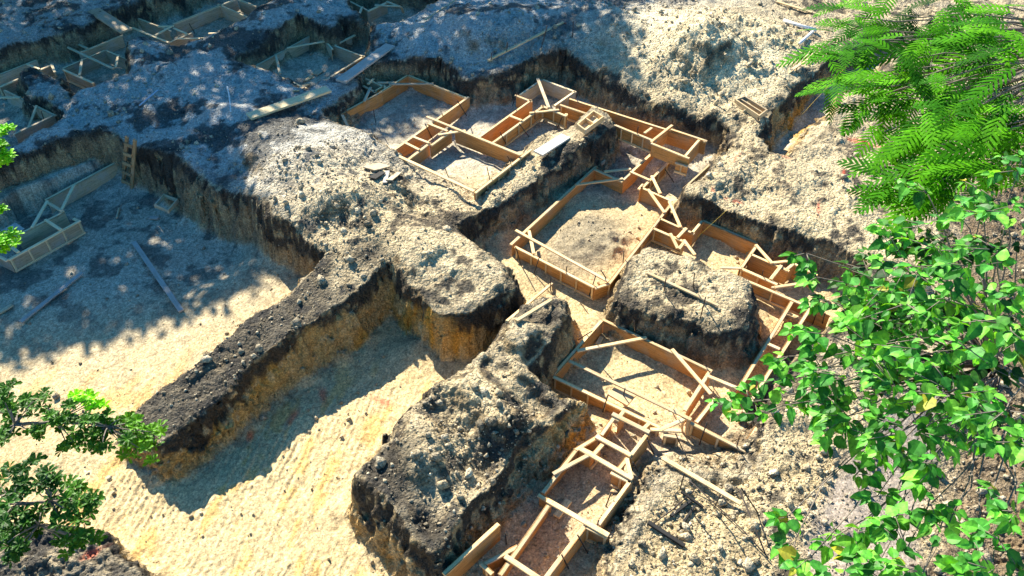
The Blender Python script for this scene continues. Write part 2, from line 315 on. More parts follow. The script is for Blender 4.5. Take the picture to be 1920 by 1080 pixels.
# ------------------------------------------------------------------ the ground sheet
def ground():
    rows = []; py = 1210
    while py > -110: rows.append(P(960, py, .8)[1]); py -= 2.15
    y1 = rows[-1]; k = 1.03; dy = .25
    while y1 < 900: y1 += dy; dy *= 1.12; rows.append(y1)
    y0 = rows[0]; pre = []; dy = .12
    while y0 > -25: y0 -= dy; dy *= 1.35; pre.append(y0)
    ys = np.array(pre[::-1]+rows)
    s = list(np.arange(-.76, .7601, 1/720.)); e = s[-1]; ds = .004; ext = []
    while e < 3.5: e += ds; ds *= 1.22; ext.append(e)
    ss = np.array([-v for v in ext[::-1]]+s+ext)
    dep = np.maximum(ys*CP+(CAMZ-.8)*SP, 9.0)
    X = (ss[None, :]*dep[:, None]); Y = np.repeat(ys[:, None], len(ss), 1)
    sh = X.shape; x = X.ravel(); y = Y.ravel()
    # crowd the mesh towards the dug faces so that they carry real relief from top to foot
    I0 = terrain(x, y, False)[1]; hh = (I0['high']+I0['wdt']*.5).reshape(sh)
    a_x = np.gradient(hh, axis=1)/np.gradient(X, axis=1); a_y = (np.gradient(hh, axis=0)-a_x*np.gradient(X, axis=0))/np.gradient(Y, axis=0)
    gm = np.sqrt(a_x**2+a_y**2)+1e-6; k_ = -.66*hh*np.exp(-(hh/.42)**2)/np.maximum(gm, .6)
    k_ *= (np.abs(X) < .75*dep[:, None]) & (Y > 6) & (Y < 36)
    X = X+k_*a_x; Y = Y+k_*a_y; x = X.ravel(); y = Y.ravel()
    z, I = terrain(x, y)
    far = sstep((np.hypot(x, y-15)-38)/30); z = z*(1-far)+1.2*far
    Z = z.reshape(sh)
    # shake the surface along its own normal: crumbly ground, toothed walls
    Pg = np.stack([X, Y, Z], -1); nn = np.cross(np.gradient(Pg, axis=1), np.gradient(Pg, axis=0)).reshape(-1, 3)
    nn *= np.sign(nn[:, 2:3]+1e-12); nn /= np.linalg.norm(nn, axis=1)[:, None]+1e-9
    high, t, sd = I['high'], I['t'], I['sd']
    wall = np.clip(1-nn[:, 2], 0, 1)
    hi = sstep((high+.1)/.2)
    c1 = n3(x*4, y*4, z*4, 60); c2 = n3(x*9, y*9, z*9, 61); c3 = n3(x*19, y*19, z*19, 62)
    amp = .16+.84*np.maximum(hi, sstep(wall*2)); amp *= (1-.4*sstep(sd['ridge']/.2)); amp *= .55+.9*sstep(.5+fbm2(x, y, .55, 2, 63))
    d = amp*(.04*c1+.026*c2+.026*c3)*(.55+.9*sstep(.5+1.6*fbm2(x, y, 1.1, 2, 68)))
    d = d*(1+.8*wall); tooth = .6*np.sin((x*.85-y*.5)*24+n2(x*2, y*2, 64)*2)*sstep(wall*1.6)*.022
    # excavator tooth marks on the big pit floor
    pitA = sstep((P(640, 700, 0)[1]+1.5-y+.35*(x))/2)*(1-hi)*sstep((-high-.3)/.4)
    ang = math.radians(80); uu = x*math.sin(ang)-y*math.cos(ang)
    vv = x*math.cos(ang)+y*math.sin(ang); sc = np.sin(uu*46+3.2*fbm2(x, y, 1.1, 3, 65)+.6*n2(x*6, y*6, 69))
    global PTH
    PTH = sstep(sdf((x+.12*n2(x*2, y*2, 5)).astype(np.float32), y.astype(np.float32), poly('1490,1120 1525,960 1570,880 1630,810 1720,720 1800,690 1780,820 1740,920 1700,1120', .7))/.4+.5)
    d = d*(1-.8*PTH)+tooth+(x < -.4)*pitA*(.013*sc*(.4+.6*sstep(.5+1.5*n2(x*1.3, y*1.3, 67)))+.018*n2(uu*13, vv*2.6, 94)+.011*n2(uu*26, vv*6, 95)+.006*c3)*(.6+.5*n2(x*1.5, y*1.5, 66))
    d *= (1-far)
    V = np.stack([x, y, z], 1)+nn*d[:, None]
    # ---- what the earth is made of
    CR = np.array((.56, .43, .235)); WH = np.array((.56, .445, .255)); OC = np.array((.54, .29, .05)); GR = np.array((.37, .32, .23)); DK = np.array((.042, .040, .037)); BR = np.array((.175, .135, .092)); PA = np.array((.31, .265, .225)); PK = np.array((.45, .355, .25)); BG = np.array((.43, .43, .39))
    col = np.empty((len(x), 3))
    def mixc(c, a): 
        col[:] = col*(1-a[:, None])+np.asarray(c)[None, :]*a[:, None]
    na = fbm2(x, y, .7, 4, 80); nb = fbm2(x, y, 1.9, 4, 81); nc = fbm2(x, y, 5, 3, 82); nd = fbm2(x, y, .35, 3, 83)
    col[:] = GR
    mixc((.62, .505, .315), sstep(.6+nb*1.6)*.85); mixc(GR*.55, sstep((nc+.5*nb-.1)*4)*.5)
    mixc(DK, sstep((nb+.7*nc+.3*nd-.16)*3.2)*.85); mixc(BR, sstep((na-.1)*4)*.3)
    # clean spoil heaps are paler, with sunlit brightness painted in
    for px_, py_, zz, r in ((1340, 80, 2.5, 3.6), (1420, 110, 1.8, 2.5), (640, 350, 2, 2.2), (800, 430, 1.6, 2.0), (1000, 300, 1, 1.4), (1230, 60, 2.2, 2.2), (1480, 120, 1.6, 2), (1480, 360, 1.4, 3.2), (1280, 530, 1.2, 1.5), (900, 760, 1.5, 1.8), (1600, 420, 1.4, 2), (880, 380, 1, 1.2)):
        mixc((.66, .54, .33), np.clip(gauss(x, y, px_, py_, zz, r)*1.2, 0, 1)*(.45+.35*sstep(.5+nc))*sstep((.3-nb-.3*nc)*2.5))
    mixc((.80, .68, .44), np.clip(gauss(x, y, 1335, 60, 2.4, 2.9, 2.5)*1.7, 0, 1)*sstep(.75+nc*1.2))  # mound gravel coloured extra pale, standing in for sun on its near slope
    # upper left ground: pale blue-grey of the shade painted in, blacker topsoil
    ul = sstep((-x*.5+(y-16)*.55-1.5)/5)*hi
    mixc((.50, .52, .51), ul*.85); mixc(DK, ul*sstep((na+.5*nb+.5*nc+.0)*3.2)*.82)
    # lower right rubble, track, leaf litter
    lr = np.clip(gauss(x, y, 1420, 950, .8, 3.4, 3.0)*1.4, 0, 1)*hi; mixc(WH*.92, lr*.75*sstep((.5-nb)*2))
    mixc(PA, PTH*.95)
    lit = sstep(sdf(x+.3*nb, y+.3*nc, poly('1730,1200 1770,960 1800,860 1790,700 1760,560 1800,400 1900,260 2600,100 2600,1300', .7))/.9+.5); mixc(BR, lit*.85)
    mixc((.27, .18, .09), lit*sstep((nc+.1)*3)*.35)
    # dug faces: dark topsoil over ochre marl over pale marl
    wz = sstep((wall-.12)*4)*sstep((high+I['wdt']+.15)/.15)
    tt = t+.34*n2(x*1.1, y*1.1, 92)+.14*n3(x*3.1, y*3.1, z*4, 93)+.10*n3(x*9, y*9, z*11, 96)
    pale = CR*.9
    mixc(pale, wz); 
    och = np.clip(gauss(x, y, 800, 610, .8, 3.6, 2.2)+gauss(x, y, 400, 760, .5, 2.6)+gauss(x, y, 1480, 210, 1, 2.2)+gauss(x, y, 1320, 440, 1, 1.6)*.6+gauss(x, y, 740, 980, .5, 2)*.7+gauss(x, y, 1060, 790, .8, .8), 0, 1)
    vs = sstep(.5+1.4*n2((x*.8-y*.5)*5, z*.8, 84))
    mixc(OC, wz*och*(.45+.5*vs)); mixc(BR*1.15, wz*(1-och)*(.55+.35*sstep(.5+nb*1.5)))
    rg_ = np.clip(gauss(x, y, 480, 690, .6, 3.2, .9, .96)*1.3, 0, 1); mixc((.62, .40, .13), wz*rg_*sstep(.5+nb)*.5); mixc(DK, wz*sstep((tt-.5-.22*rg_)/.2)*.93); mixc(CR*1.05, wz*sstep((n3(x*6, y*6, z*7, 97)-.42)*6)*.6)
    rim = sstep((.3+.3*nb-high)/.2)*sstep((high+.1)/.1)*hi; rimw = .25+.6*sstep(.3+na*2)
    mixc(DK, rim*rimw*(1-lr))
    mixc(DK*1.15, sstep(sd['ridge']/.12+.4)*(.84+.14*nc)*sstep((1.1-.9*gauss(x, y, 690, 490, 1.5, 1.3)+.6*nb)*2-.6)*sstep(t*3-1.2))
    mixc(DK*1.6, sstep(sd['m1']/.15+.5)*sstep((nb+.5*nc+.4*rut_of(x, y)-.08)*3)*.62)
    mixc(DK*2, sstep(sd['bl']/.15+.5)*.55)
    mixc(DK, np.clip(gauss(x, y, 715, 860, 1.4, .75, .6)+gauss(x, y, 800, 980, 1.4, 1.2, .35, -.9)+gauss(x, y, 1040, 600, 1.3, .55)+gauss(x, y, 1310, 620, 1.2, 1.0, .35, -.5)+gauss(x, y, 690, 480, 1.5, .5), 0, 1)*hi*.9)
    # floors
    flo = (1-sstep((high+I['wdt']+.05)/.12)); inp = flo*(I['pit'] > 0)
    mixc(CR, inp); mixc(WH, inp*sstep(.5+nb*1.5)*.8)
    stre = fbm2(uu*3.0, (x*math.cos(ang)+y*math.sin(ang))*.8, 1, 3, 90)
    a_ = inp*sstep((8-y+.0*x+6)/3)*(x < 2.2)
    mixc(OC*1.25, a_*sstep((stre+.35*nc-.12)*3.2)*.45)
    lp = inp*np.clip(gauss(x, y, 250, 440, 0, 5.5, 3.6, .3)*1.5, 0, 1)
    mixc(BG*.9, lp*.7); mixc(DK*1.4, lp*sstep((nb+.5*na+.5*nc+.05)*3)*.7)  # blue-grey of the shade painted into the left and upper pit floors
    up_ = inp*sstep((y-18.5)/1.5); mixc(BG*1.05, up_*.6); mixc(DK*1.5, up_*sstep((nb+.1)*3)*.35)
    for px_, py_, r, k in ((1080, 950, 1.5, .55), (1000, 1060, 1.3, .55), (1150, 850, .8, .4), (1340, 800, .8, .4), (1250, 870, .9, .6), (1240, 900, .8, .5)):
        mixc(PK, inp*np.clip(gauss(x, y, px_, py_, 0, r)*1.3, 0, 1)*k)
    mixc(GR*.62, inp*np.clip(gauss(x, y, 1095, 445, .3, 1.4, .95, .9)*1.6, 0, 1)*.85)
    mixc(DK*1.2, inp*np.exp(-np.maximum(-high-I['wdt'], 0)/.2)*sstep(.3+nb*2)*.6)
    # red marking paint sprayed on the ground
    rd = np.array((.75, .10, .05)); 
    for px_, py_, zz, r, r2, ro in ((605, 742, 0, .07, .2, .3), (468, 822, 0, .05, .1, -.2), (548, 785, 0, .08, .22, -.4), (720, 755, 0, .05, .25, 1.2), (1336, 360, 1.1, .04, .08, 0), (1385, 376, 1.1, .04, .1, 1.2), (1362, 370, 1.1, .04, .07, 1), (1580, 335, 1.3, .03, .22, -.3), (1535, 392, 1.2, .03, .26, -.3), (1475, 297, 1.35, .03, .2, 1), (1380, 300, 1.35, .03, .25, -.5), (1620, 270, 1.2, .06, .4, 1.1), (165, 1030, 1.0, .06, .18, -.8)):
        mixc(rd, np.clip((gauss(x, y, px_, py_, zz, r*1.3, r2*1.2, ro)*1.5-.15+.5*nc), 0, 1)*sstep(gauss(x, y, px_, py_, zz, r*2, r2*2, ro)*3-.4)*.55)
    mixc((.12, .16, .05), np.clip(gauss(x, y, 1490, 95, 1.6, .8)*sstep(nc*3+.3), 0, 1)*.5)
    col *= (1+.16*nc+.12*n2(x*11, y*11, 91))[:, None]
    col[:] = np.clip(col, .012, .85)
    R, C_ = sh; i = np.arange(R*C_, dtype=np.int32).reshape(R, C_)
    F_ = np.stack([i[:-1, :-1], i[:-1, 1:], i[1:, 1:], i[1:, :-1]], -1).reshape(-1, 4)
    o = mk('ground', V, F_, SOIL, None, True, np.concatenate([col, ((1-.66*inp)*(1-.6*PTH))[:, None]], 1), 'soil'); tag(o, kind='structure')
    tag(o, 'dug limestone and topsoil ground with pits, trenches, earth blocks and spoil heaps')
    return sh, V, col, I, wall
def rut_of(x, y):
    c = P(900, 780, 1.5); u_ = (x-c[0])*.80-(y-c[1])*.60; v_ = (x-c[0])*.6+(y-c[1])*.8
    return -np.sin(v_*3.6+.5*np.sin(u_*1.3)+.6*fbm2(x, y, .8, 2, 77))
GSH, GV, GCOL, GI, GWALL = ground()

# ------------------------------------------------------------------ loose rubble lying on the ground (nobody could count it)
def rubble():
    vs = [(0, 0, 1), (.9, 0, .3), (.25, .85, .25), (-.75, .5, .3), (-.7, -.55, .2), (.3, -.85, .35), (.5, .4, -.6), (-.5, .3, -.6), (-.1, -.6, -.6)]
    T = np.array(vs); fs = np.array([(0, 1, 2), (0, 2, 3), (0, 3, 4), (0, 4, 5), (0, 5, 1), (1, 6, 2), (2, 6, 7), (2, 7, 3), (3, 7, 4), (4, 7, 8), (4, 8, 5), (5, 8, 1), (1, 8, 6), (6, 8, 7)])
    hi = GI['high']; x = GV[:, 0]; y = GV[:, 1]
    ok = (np.abs(x) < .72*(y*CP+9.5)) & (y > 6.5) & (y < 36)
    dens = np.where(hi > .02, 1.0, .22)*(.12+sstep(.42+fbm2(x, y, .5, 3, 101)*1.5))*(GWALL < .55)*(1-.85*PTH)
    dens = dens + 1.3*np.clip(gauss(x, y, 1110, 430, .3, .9, .7), 0, 1)+1.2*gauss(x, y, 1345, 75, 2.4, 2.2)+.8*gauss(x, y, 900, 880, 1.5, 1.5)+1.0*gauss(x, y, 1350, 960, .8, 2.5)+.5*gauss(x, y, 620, 340, 2, 2)
    dep = y*CP+9.5; dens = dens*ok*(dep**1.0)
    p = dens/dens.sum(); n = 30000
    idx = rng.choice(len(x), n, p=p)
    r = .014*np.exp(rng.gamma(1.1, .45, n)); r = np.minimum(r, .15)
    r = r*np.where(hi[idx] > 0, 1, .62)
    q = rng.normal(size=(n, 4)); q /= np.linalg.norm(q, axis=1)[:, None]; a, b, c, d = q.T
    Rm = np.stack([1-2*(c*c+d*d), 2*(b*c-a*d), 2*(b*d+a*c), 2*(b*c+a*d), 1-2*(b*b+d*d), 2*(c*d-a*b), 2*(b*d-a*c), 2*(c*d+a*b), 1-2*(b*b+c*c)], 1).reshape(n, 3, 3)
    Tn = T[None]*(1+.3*rng.normal(size=(n, 9, 3)))*np.stack([np.ones(n), rng.uniform(.6, 1, n), rng.uniform(.5, .9, n)], 1)[:, None, :]
    V = np.einsum('nij,nkj->nki', Rm, Tn)*r[:, None, None]+(GV[idx]+np.stack([rng.uniform(-.03, .03, n), rng.uniform(-.03, .03, n), r*.25], 1))[:, None, :]
    F = (fs[None]+9*np.arange(n)[:, None, None]).reshape(-1, 3)
    base = GCOL[idx]; k = rng.uniform(0, 1, n)[:, None]
    c_ = base*(.75+.5*rng.uniform(size=(n, 1))); f_ = .45+.5*(k > .45); c_ = c_*(1-f_)+np.array((.62, .54, .39))*f_*rng.uniform(.6, 1.1, (n, 1))
    c_ = np.repeat(np.clip(c_, .02, .8), 9, 0)
    o = mk('loose_rubble', V.reshape(-1, 3), F, SOIL, None, False, c_, 'soil')
    tag(o, 'loose limestone rubble and soil clods strewn over the dug ground', None, None, 'stuff')
rubble()
# ------------------------------------------------------------------ timber footing forms
def floor_z(x, y): return float(shep(np.array([x]), np.array([y]), FC, 4.0, .3)[0])
class Form:
    """one nailed-together form: every board, brace and tie is a part of it"""
    def __init__(s, name, label, zt, h=.46, wood=None):
        s.name, s.label, s.zt, s.h = name, label, zt, h; s.e = None; s.ply = wood or W_PLY; s.pine = W_PINE if wood is None else W_RAIL
    def start(s, p):
        s.e = empty(s.name, (p[0], p[1], s.zt-s.h), s.label, 'formwork', 'timber footing forms')
    def panel(s, x0, y0, x1, y1, side=1, studs=0, h=None, z0=None, z1=None, ext=0, face=None):
        z0 = s.zt if z0 is None else z0; z1 = s.zt if z1 is None else z1; h = h or s.h
        a = Vector(P(x0, y0, z0)); b = Vector(P(x1, y1, z1))
        if s.e is None: s.start(a)
        d = (b-a); l = d.length; dn = d.normalized(); b = b+dn*ext; l += ext
        n = Vector((-dn.y, dn.x, 0)).normalized()*side
        dz = Vector((0, 0, h/2))
        o = beam('panel', a-dz, b-dz, .022, h, face or s.ply, s.e)
        up = Vector((0, 0, .021))
        q = n*.034
        r = beam('top_rail', a+q-up*1.0-dn*.01, b+q-up*1.0+dn*.01, .09, .042, s.pine, o)
        if studs:
            lo = Vector((0, 0, h-.03))
            beam('bottom_rail', a+n*.034-lo, b+n*.034-lo, .045, .06, s.pine, o)
            for k in range(studs):
                t = (.04+k*(l-.08)/max(1, studs-1)) if studs > 1 else l/2
                c = a+dn*t+n*.036; beam('stud', c-Vector((0, 0, .045)), c-Vector((0, 0, h-.065)), .045, .05, s.pine, o)
        return o
    def bar(s, x0, y0, x1, y1, name='brace', z0=None, z1=None, w=.085, h=.04, m=None, roll=0, lift=.022):
        z0 = s.zt+lift if z0 is None else z0; z1 = s.zt+lift if z1 is None else z1
        a = P(x0, y0, z0); b = P(x1, y1, z1)
        if s.e is None: s.start(a)
        return beam(name, a, b, w, h, m or s.pine, s.e, roll)
    def panels(s, L_):
        for p in L_: s.panel(*p)
    def bars(s, txt, name='brace', **k):
        for i, q in enumerate(txt.split()):
            v = [float(t) for t in q.split(',')]; s.bar(*v, name=name, lift=.022+.004*(i % 3), **k)

f = Form('footing_form', 'large open rectangular form around the heap of grey rubble in the middle of the trench', .5)
f.panels([(960, 459, 1120, 312, 1, 0), (968, 461, 1115, 536, -1, 6), (1139, 531, 1257, 380, -1, 5), (1117, 316, 1168, 339, -1, 0), (1115, 538, 1139, 530, -1, 0),
          (1168, 340, 1234, 279, 1, 0), (1201, 352, 1265, 289, -1, 5), (1200, 352, 1258, 378, 1, 0), (1200, 355, 1208, 346, 1, 0)])
f.bars('1078,347,1168,335 1133,322,1183,317 1182,322,1218,338 1222,330,1238,363 1215,355,1246,399 1255,378,1276,426 992,433,1001,476')
f.bar(967, 432, 1141, 528, 'tie', lift=.062)
f = Form('footing_form', 'short narrow channel form with white diagonal props behind the square earth block', .5)
f.panels([(1237, 411, 1300, 439, 1, 0), (1226, 426, 1284, 451, -1, 2), (1300, 438, 1319, 415, 1, 0), (1318, 415, 1418, 457, 1, 0)])
f.bars('1270,446,1287,428 1257,438,1271,466 1282,450,1303,478 1273,467,1284,453')
f = Form('footing_form', 'right hand channel form whose end runs in under the broad leaved tree', .5)
f.panels([(1415, 461, 1387, 501, 1, 0), (1408, 478, 1478, 509, 1, 0), (1390, 501, 1458, 531, -1, 3), (1475, 508, 1491, 495, 1, 0), (1489, 496, 1530, 517, 1, 0),
          (1515, 573, 1556, 592, 1, 2)])
f.panel(1387, 518, 1515, 572, -1, 3, h=.40)
f.bars('1445,524,1465,498 1453,539,1517,529 1417,459,1448,494 1447,493,1492,488 1350,502,1390,503')
f.bar(1442, 560, 1450, 538, 'stake', .1, .5, .08, .05)
f = Form('footing_form', 'long narrow channel form running down right of the square earth block', .5)
f.panels([(1482, 565, 1383, 727, 1, 0), (1516, 577, 1392, 770, 1, 0)])
f.bars('1440,645,1462,655')
f = Form('footing_form', 'wide rectangular form with three diagonal braces and a pale rubble floor', .5)
f.panels([(1042, 702, 1130, 603, 1, 0), (1130, 601, 1333, 697, 1, 0), (1040, 704, 1238, 798, -1, 7), (1333, 699, 1288, 770, -1, 0)])
f.bars('1082,658,1212,633 1260,655,1333,739 1237,807,1283,786'); f.bar(1067, 677, 1296, 787, 'tie', lift=.062)
f.bars('1213,805,1277,808'); f.panel(1245, 812, 1275, 817, -1, 2)
f = Form('footing_form', 'small end box form right of the wide form, one leaf spray over it', .5)
f.panels([(1297, 790, 1402, 844, -1, 3), (1392, 836, 1437, 768, -1, 0), (1337, 746, 1303, 789, 1, 0)])
f.bars('1327,705,1401,736'); f.bar(1288, 815, 1291, 783, 'stake', .1, .52, .08, .06); f.bar(1278, 806, 1281, 780, 'stake', .1, .52, .06, .06)
f = Form('footing_form', 'upper part of the bottom trench form, narrow with cross ties and braces', .7)
f.panels([(1149, 780, 1125, 813, 1, 0), (1122, 814, 1077, 841, 1, 0), (1077, 842, 1015, 921, 1, 0), (1107, 854, 1127, 831, -1, 1), (1218, 814, 1184, 858, -1, 4), (1173, 857, 1153, 882, 1, 0),
          (1148, 883, 1183, 900, -1, 1), (1186, 902, 1126, 985, -1, 4), (1160, 789, 1172, 773, 1, 1), (1212, 803, 1220, 795, 1, 0), (1087, 842, 1110, 853, 1, 0)])
f.bars('1148,776,1218,811 1117,818,1183,854 1087,841,1186,898', 'tie', w=.1); f.bars('1037,889,1110,850 1175,860,1184,898')
f = Form('footing_form', 'lowest part of the bottom trench form, running out at the lower edge of the picture', .7)
f.panels([(1028, 942, 935, 1075, 1, 0), (1012, 925, 1034, 938, -1, 0), (1100, 988, 985, 1140, -1, 5), (1100, 984, 1140, 1003, -1, 2), (968, 1022, 905, 1054, 1, 0), (905, 1054, 925, 1072, -1, 1)])
f.bars('1026,938,1141,1004 947,1043,1012,1086', 'tie', w=.1, m=None)
e = Form('footing_board', 'single long plywood board leaning at the foot of the big ploughed earth block', .95)
e.panel(835, 1078, 937, 985, 1, 0, h=.5, ext=0)
# upper form field
f = Form('footing_form', 'weathered square form half in shade above the sunlit spoil heap', 1.2)
f.panels([(640, 214, 716, 173, 1, 0), (716, 172, 765, 142, 1, 0), (765, 142, 873, 184, 1, 0), (880, 182, 740, 282, -1, 7), (703, 172, 723, 160, 1, 0)])
f.ply = W_OLD
f.bars('708,155,740,155 730,158,813,157 683,190,695,164', m=W_OLD); f.bar(642, 216, 666, 267, 'prop', 1.24, .8, m=W_OLD)
f = Form('footing_form', 'honey coloured form with small square cells below the weathered square form', 1.2)
f.panels([(853, 243, 976, 291, 1, 0), (762, 299, 804, 267, -1, 0), (807, 271, 846, 243, -1, 0), (740, 283, 762, 299, -1, 0), (889, 360, 994, 279, -1, 6)])
f.bars('775,257,804,268 760,268,786,281 803,232,839,246 822,253,873,245'); f.bar(800, 219, 976, 291, 'tie', lift=.062); f.bar(698, 270, 889, 359, 'tie', lift=.062, w=.1)
f = Form('footing_form', 'double walled channel form leading up to the back corner cell with a leaning plank', 1.2)
f.panels([(900, 258, 998, 188, 1, 0), (921, 267, 1018, 197, -1, 5), (1017, 197, 1063, 216, -1, 3), (968, 177, 998, 189, -1, 0)])
f.bars('955,217,978,226 993,212,1048,206')
f.bar(1058, 238, 1062, 214, 'post', .72, 1.2, .09, .09)
f.ply = W_OLD; f.pine = W_RAIL
f.panels([(977, 178, 1017, 150, 1, 0), (1017, 150, 1078, 173, 1, 0), (1079, 172, 1042, 198, -1, 0)])
f.bar(1008, 147, 1029, 202, 'prop', 1.25, 1.22, w=.1, m=W_OLD)
f = Form('footing_form', 'long double walled channel form running along the back wall to the corner box', 1.2)
f.panels([(1067, 186, 1313, 264, 1, 0), (1052, 195, 1114, 216, -1, 2), (1145, 229, 1231, 264, -1, 5)]); f.bars('1208,250,1222,240')
f = Form('footing_form', 'raised corner box form of crossed rails at the end of the long back channel', 1.25)
f.panels([(1223, 267, 1293, 295, -1, 0), (1223, 266, 1262, 235, 1, 0), (1258, 243, 1324, 265, 1, 2), (1313, 263, 1288, 292, -1, 3)]); f.bar(1318, 280, 1322, 264, 'post', .85, 1.25, .08, .08)
f.bar(1268, 300, 1270, 288, 'post', .8, 1.2, .08, .08); f.panel(1268, 303, 1290, 310, -1, 1, z0=1, z1=1, h=.35)
# shaded forms at the upper left
f = Form('footing_form', 'grey open form in the shade beyond the two long planks', 1.2, wood=W_OLD)
f.panels([(482, 124, 575, 164, -1, 0), (482, 123, 582, 68, 1, 0), (573, 171, 681, 104, -1, 4), (623, 85, 681, 107, 1, 0), (623, 85, 677, 58, -1, 0), (627, 67, 677, 43, 1, 0)])
f.bars('538,90,613,77 588,71,628,72 517,102,525,138'); f.panel(607, 76, 621, 92, 1, 0)
f = Form('footing_form', 'short shaded channel form under the far end of the upper long plank', 1.2, wood=W_OLD)
f.panels([(670, 142, 721, 164, 1, 0), (683, 160, 705, 171, -1, 0)]); f.bars('690,158,700,148')
f = Form('footing_form', 'shaded form at the upper left built of crossed rails around a black pit', 1.2, wood=W_OLD)
f.panels([(120, 128, 197, 95, 1, 0), (197, 95, 243, 115, 1, 0), (120, 129, 176, 154, -1, 2), (127, 83, 208, 54, 1, 0), (147, 98, 228, 65, -1, 0)])
f.bars('140,80,164,91 154,112,149,141 222,103,217,127'); f.bar(123, 87, 213, 129, 'tie', lift=.062)
f = Form('footing_form', 'shaded narrow channel form at the left edge beside the earth hump', 1.2, wood=W_OLD)
f.panels([(-15, 146, 69, 113, 1, 0), (-5, 163, 97, 120, -1, 3)]); f.bars('50,120,74,130 97,121,103,136')
f = Form('footing_form', 'shaded box form cut by the left edge, pale floor and one leaning brace', 1.2, wood=W_OLD)
f.panels([(6, 170, 101, 217, 1, 0), (101, 217, 27, 252, -1, 3)]); f.bars('-5,183,39,183'); f.bar(69, 198, 54, 238, 'prop', 1.23, .85)
f = Form('footing_form', 'big shaded form at the top left with a tall back board and crossed braces', 1.2, wood=W_OLD)
f.panels([(257, 35, 318, 58, 1, 0), (326, 45, 444, -2, 1, 0), (447, 0, 478, 12, 1, 0), (407, 8, 475, 38, 1, 0), (477, 38, 430, 61, -1, 2), (318, 80, 361, 62, 1, 0)])
f.bars('290,67,321,50 326,53,351,64 333,73,391,72 297,50,326,49 391,63,430,62'); f.bar(248, 52, 316, 80, 'tie')
f = Form('footing_form', 'farthest shaded form at the top edge with a thin bracing triangle', 1.35, wood=W_OLD)
f.panels([(653, 2, 688, 20, 1, 0), (688, 20, 725, 3, -1, 0)]); f.bars('703,10,750,12 725,3,750,13 674,26,679,13'); f.bar(752, 13, 757, 24, 'prop', 1.37, .95)
# forms in the left pit
f = Form('footing_form', 'grey form in the left pit with a long back board and a zigzag of braces', .5, wood=W_OLD)
f.panels([(87, 375, 231, 298, 1, 0), (30, 443, 121, 398, 1, 0), (15, 485, 148, 412, -1, 5), (-12, 472, 15, 486, -1, 0), (148, 412, 140, 408, 1, 0)])
f.bars('60,427,89,377 115,394,139,347 90,380,118,397 85,412,114,431 22,464,34,473')

# ------------------------------------------------------------------ loose timber, frames, ladder
def lumber(name, x0, y0, x1, y1, label, cat, w_=.1, h=.045, m=W_PINE, z0=None, z1=None, group=None, lift=.03):
    a = P(x0, y0, z0) if z0 is not None else PT(x0, y0); b = P(x1, y1, z1) if z1 is not None else PT(x1, y1)
    if z0 is None:
        s = np.linspace(0, 1, 9); q = a[None]*(1-s[:, None])+b[None]*s[:, None]
        gap = terrain(q[:, 0], q[:, 1])[0]-q[:, 2]; up = np.clip(np.percentile(gap, 70), 0, .2)+h/2+lift
        a = a+[0, 0, up]; b = b+[0, 0, up]
    return tag(beam(name, a, b, w_, h, m), label, cat, group)
G1 = 'loose lengths of lumber lying about'
lumber('lumber', 915, 113, 1056, 42, 'straight tan timber lying across the shaded heap behind the trench', 'lumber', group=G1, z0=1.9, z1=2.2)
lumber('lumber', 1059, 43, 1160, 84, 'dark red stained timber lying on the shaded heap', 'lumber', .09, m=W_RED, group=G1, z0=2.2, z1=2.02)
lumber('lumber', 797, 42, 858, 2, 'thin grey timber at the top edge on the bluish heap', 'lumber', .06, m=W_OLD, group=G1)
lumber('lumber', 1455, 6, 1522, 26, 'tan timber at the top edge behind the pale rubble mound', 'lumber', .12, group=G1)
lumber('lumber', 1421, 178, 1515, 110, 'straight bare timber lying beside the rim of the rectangular hole', 'lumber', .09, group=G1, z0=1.55, z1=1.78)
lumber('lumber', 1282, 357, 1335, 308, 'board propped on edge at the side of the trench below the marked plateau', 'lumber', .06, .16, W_PINE, group=G1, z0=.75, z1=1.15)
lumber('lumber', 1213, 515, 1346, 577, 'long thin lath lying on top of the square earth block', 'lumber', .08, group=G1)
lumber('lumber', 950, 607, 1035, 536, 'longer of two laths on the narrow earth spur', 'lumber', .07, .05, group=G1)
lumber('lumber', 968, 606, 1033, 567, 'shorter of two laths on the narrow earth spur', 'lumber', .09, .05, group=G1)
lumber('lumber', 1240, 868, 1386, 955, 'straight yellow timber lying on the white rubble at the lower right', 'lumber', .1, group=G1, lift=.09)
lumber('lumber', 253, 459, 342, 588, 'long weathered plank lying on the floor of the left pit, farther from the edge', 'lumber', .13, m=W_GREY, group=G1, lift=.06)
lumber('lumber', 42, 609, 157, 517, 'weathered plank lying slanted on the left pit floor nearer the edge', 'lumber', .12, m=W_GREY, group=G1, lift=.06)
lumber('lumber', -6, 594, 25, 575, 'end of a grey plank poking in at the left edge of the pit floor', 'lumber', .11, m=W_OLD, group=G1)
lumber('lumber', 283, 411, 298, 412, 'short pale offcut lying near the square frame in the left pit', 'offcut', .12, m=W_GREY)
lumber('lumber', 220, 411, 225, 394, 'tiny stick lying on the left pit floor below the ladder', 'stick', .05, m=W_OLD)
lumber('lumber', 1043, 972, 1066, 943, 'short offcut lying on the floor of the bottom trench form', 'offcut', .14, .05)
lumber('lumber', 1148, 731, 1184, 752, 'wide short board lying on the pale rubble floor of the wide form', 'offcut', .36, .05, z0=.42, z1=.42)
lumber('lumber', 1120, 646, 1128, 632, 'small offcut in the top corner of the wide form', 'offcut', .1, .05, z0=.12, z1=.12)
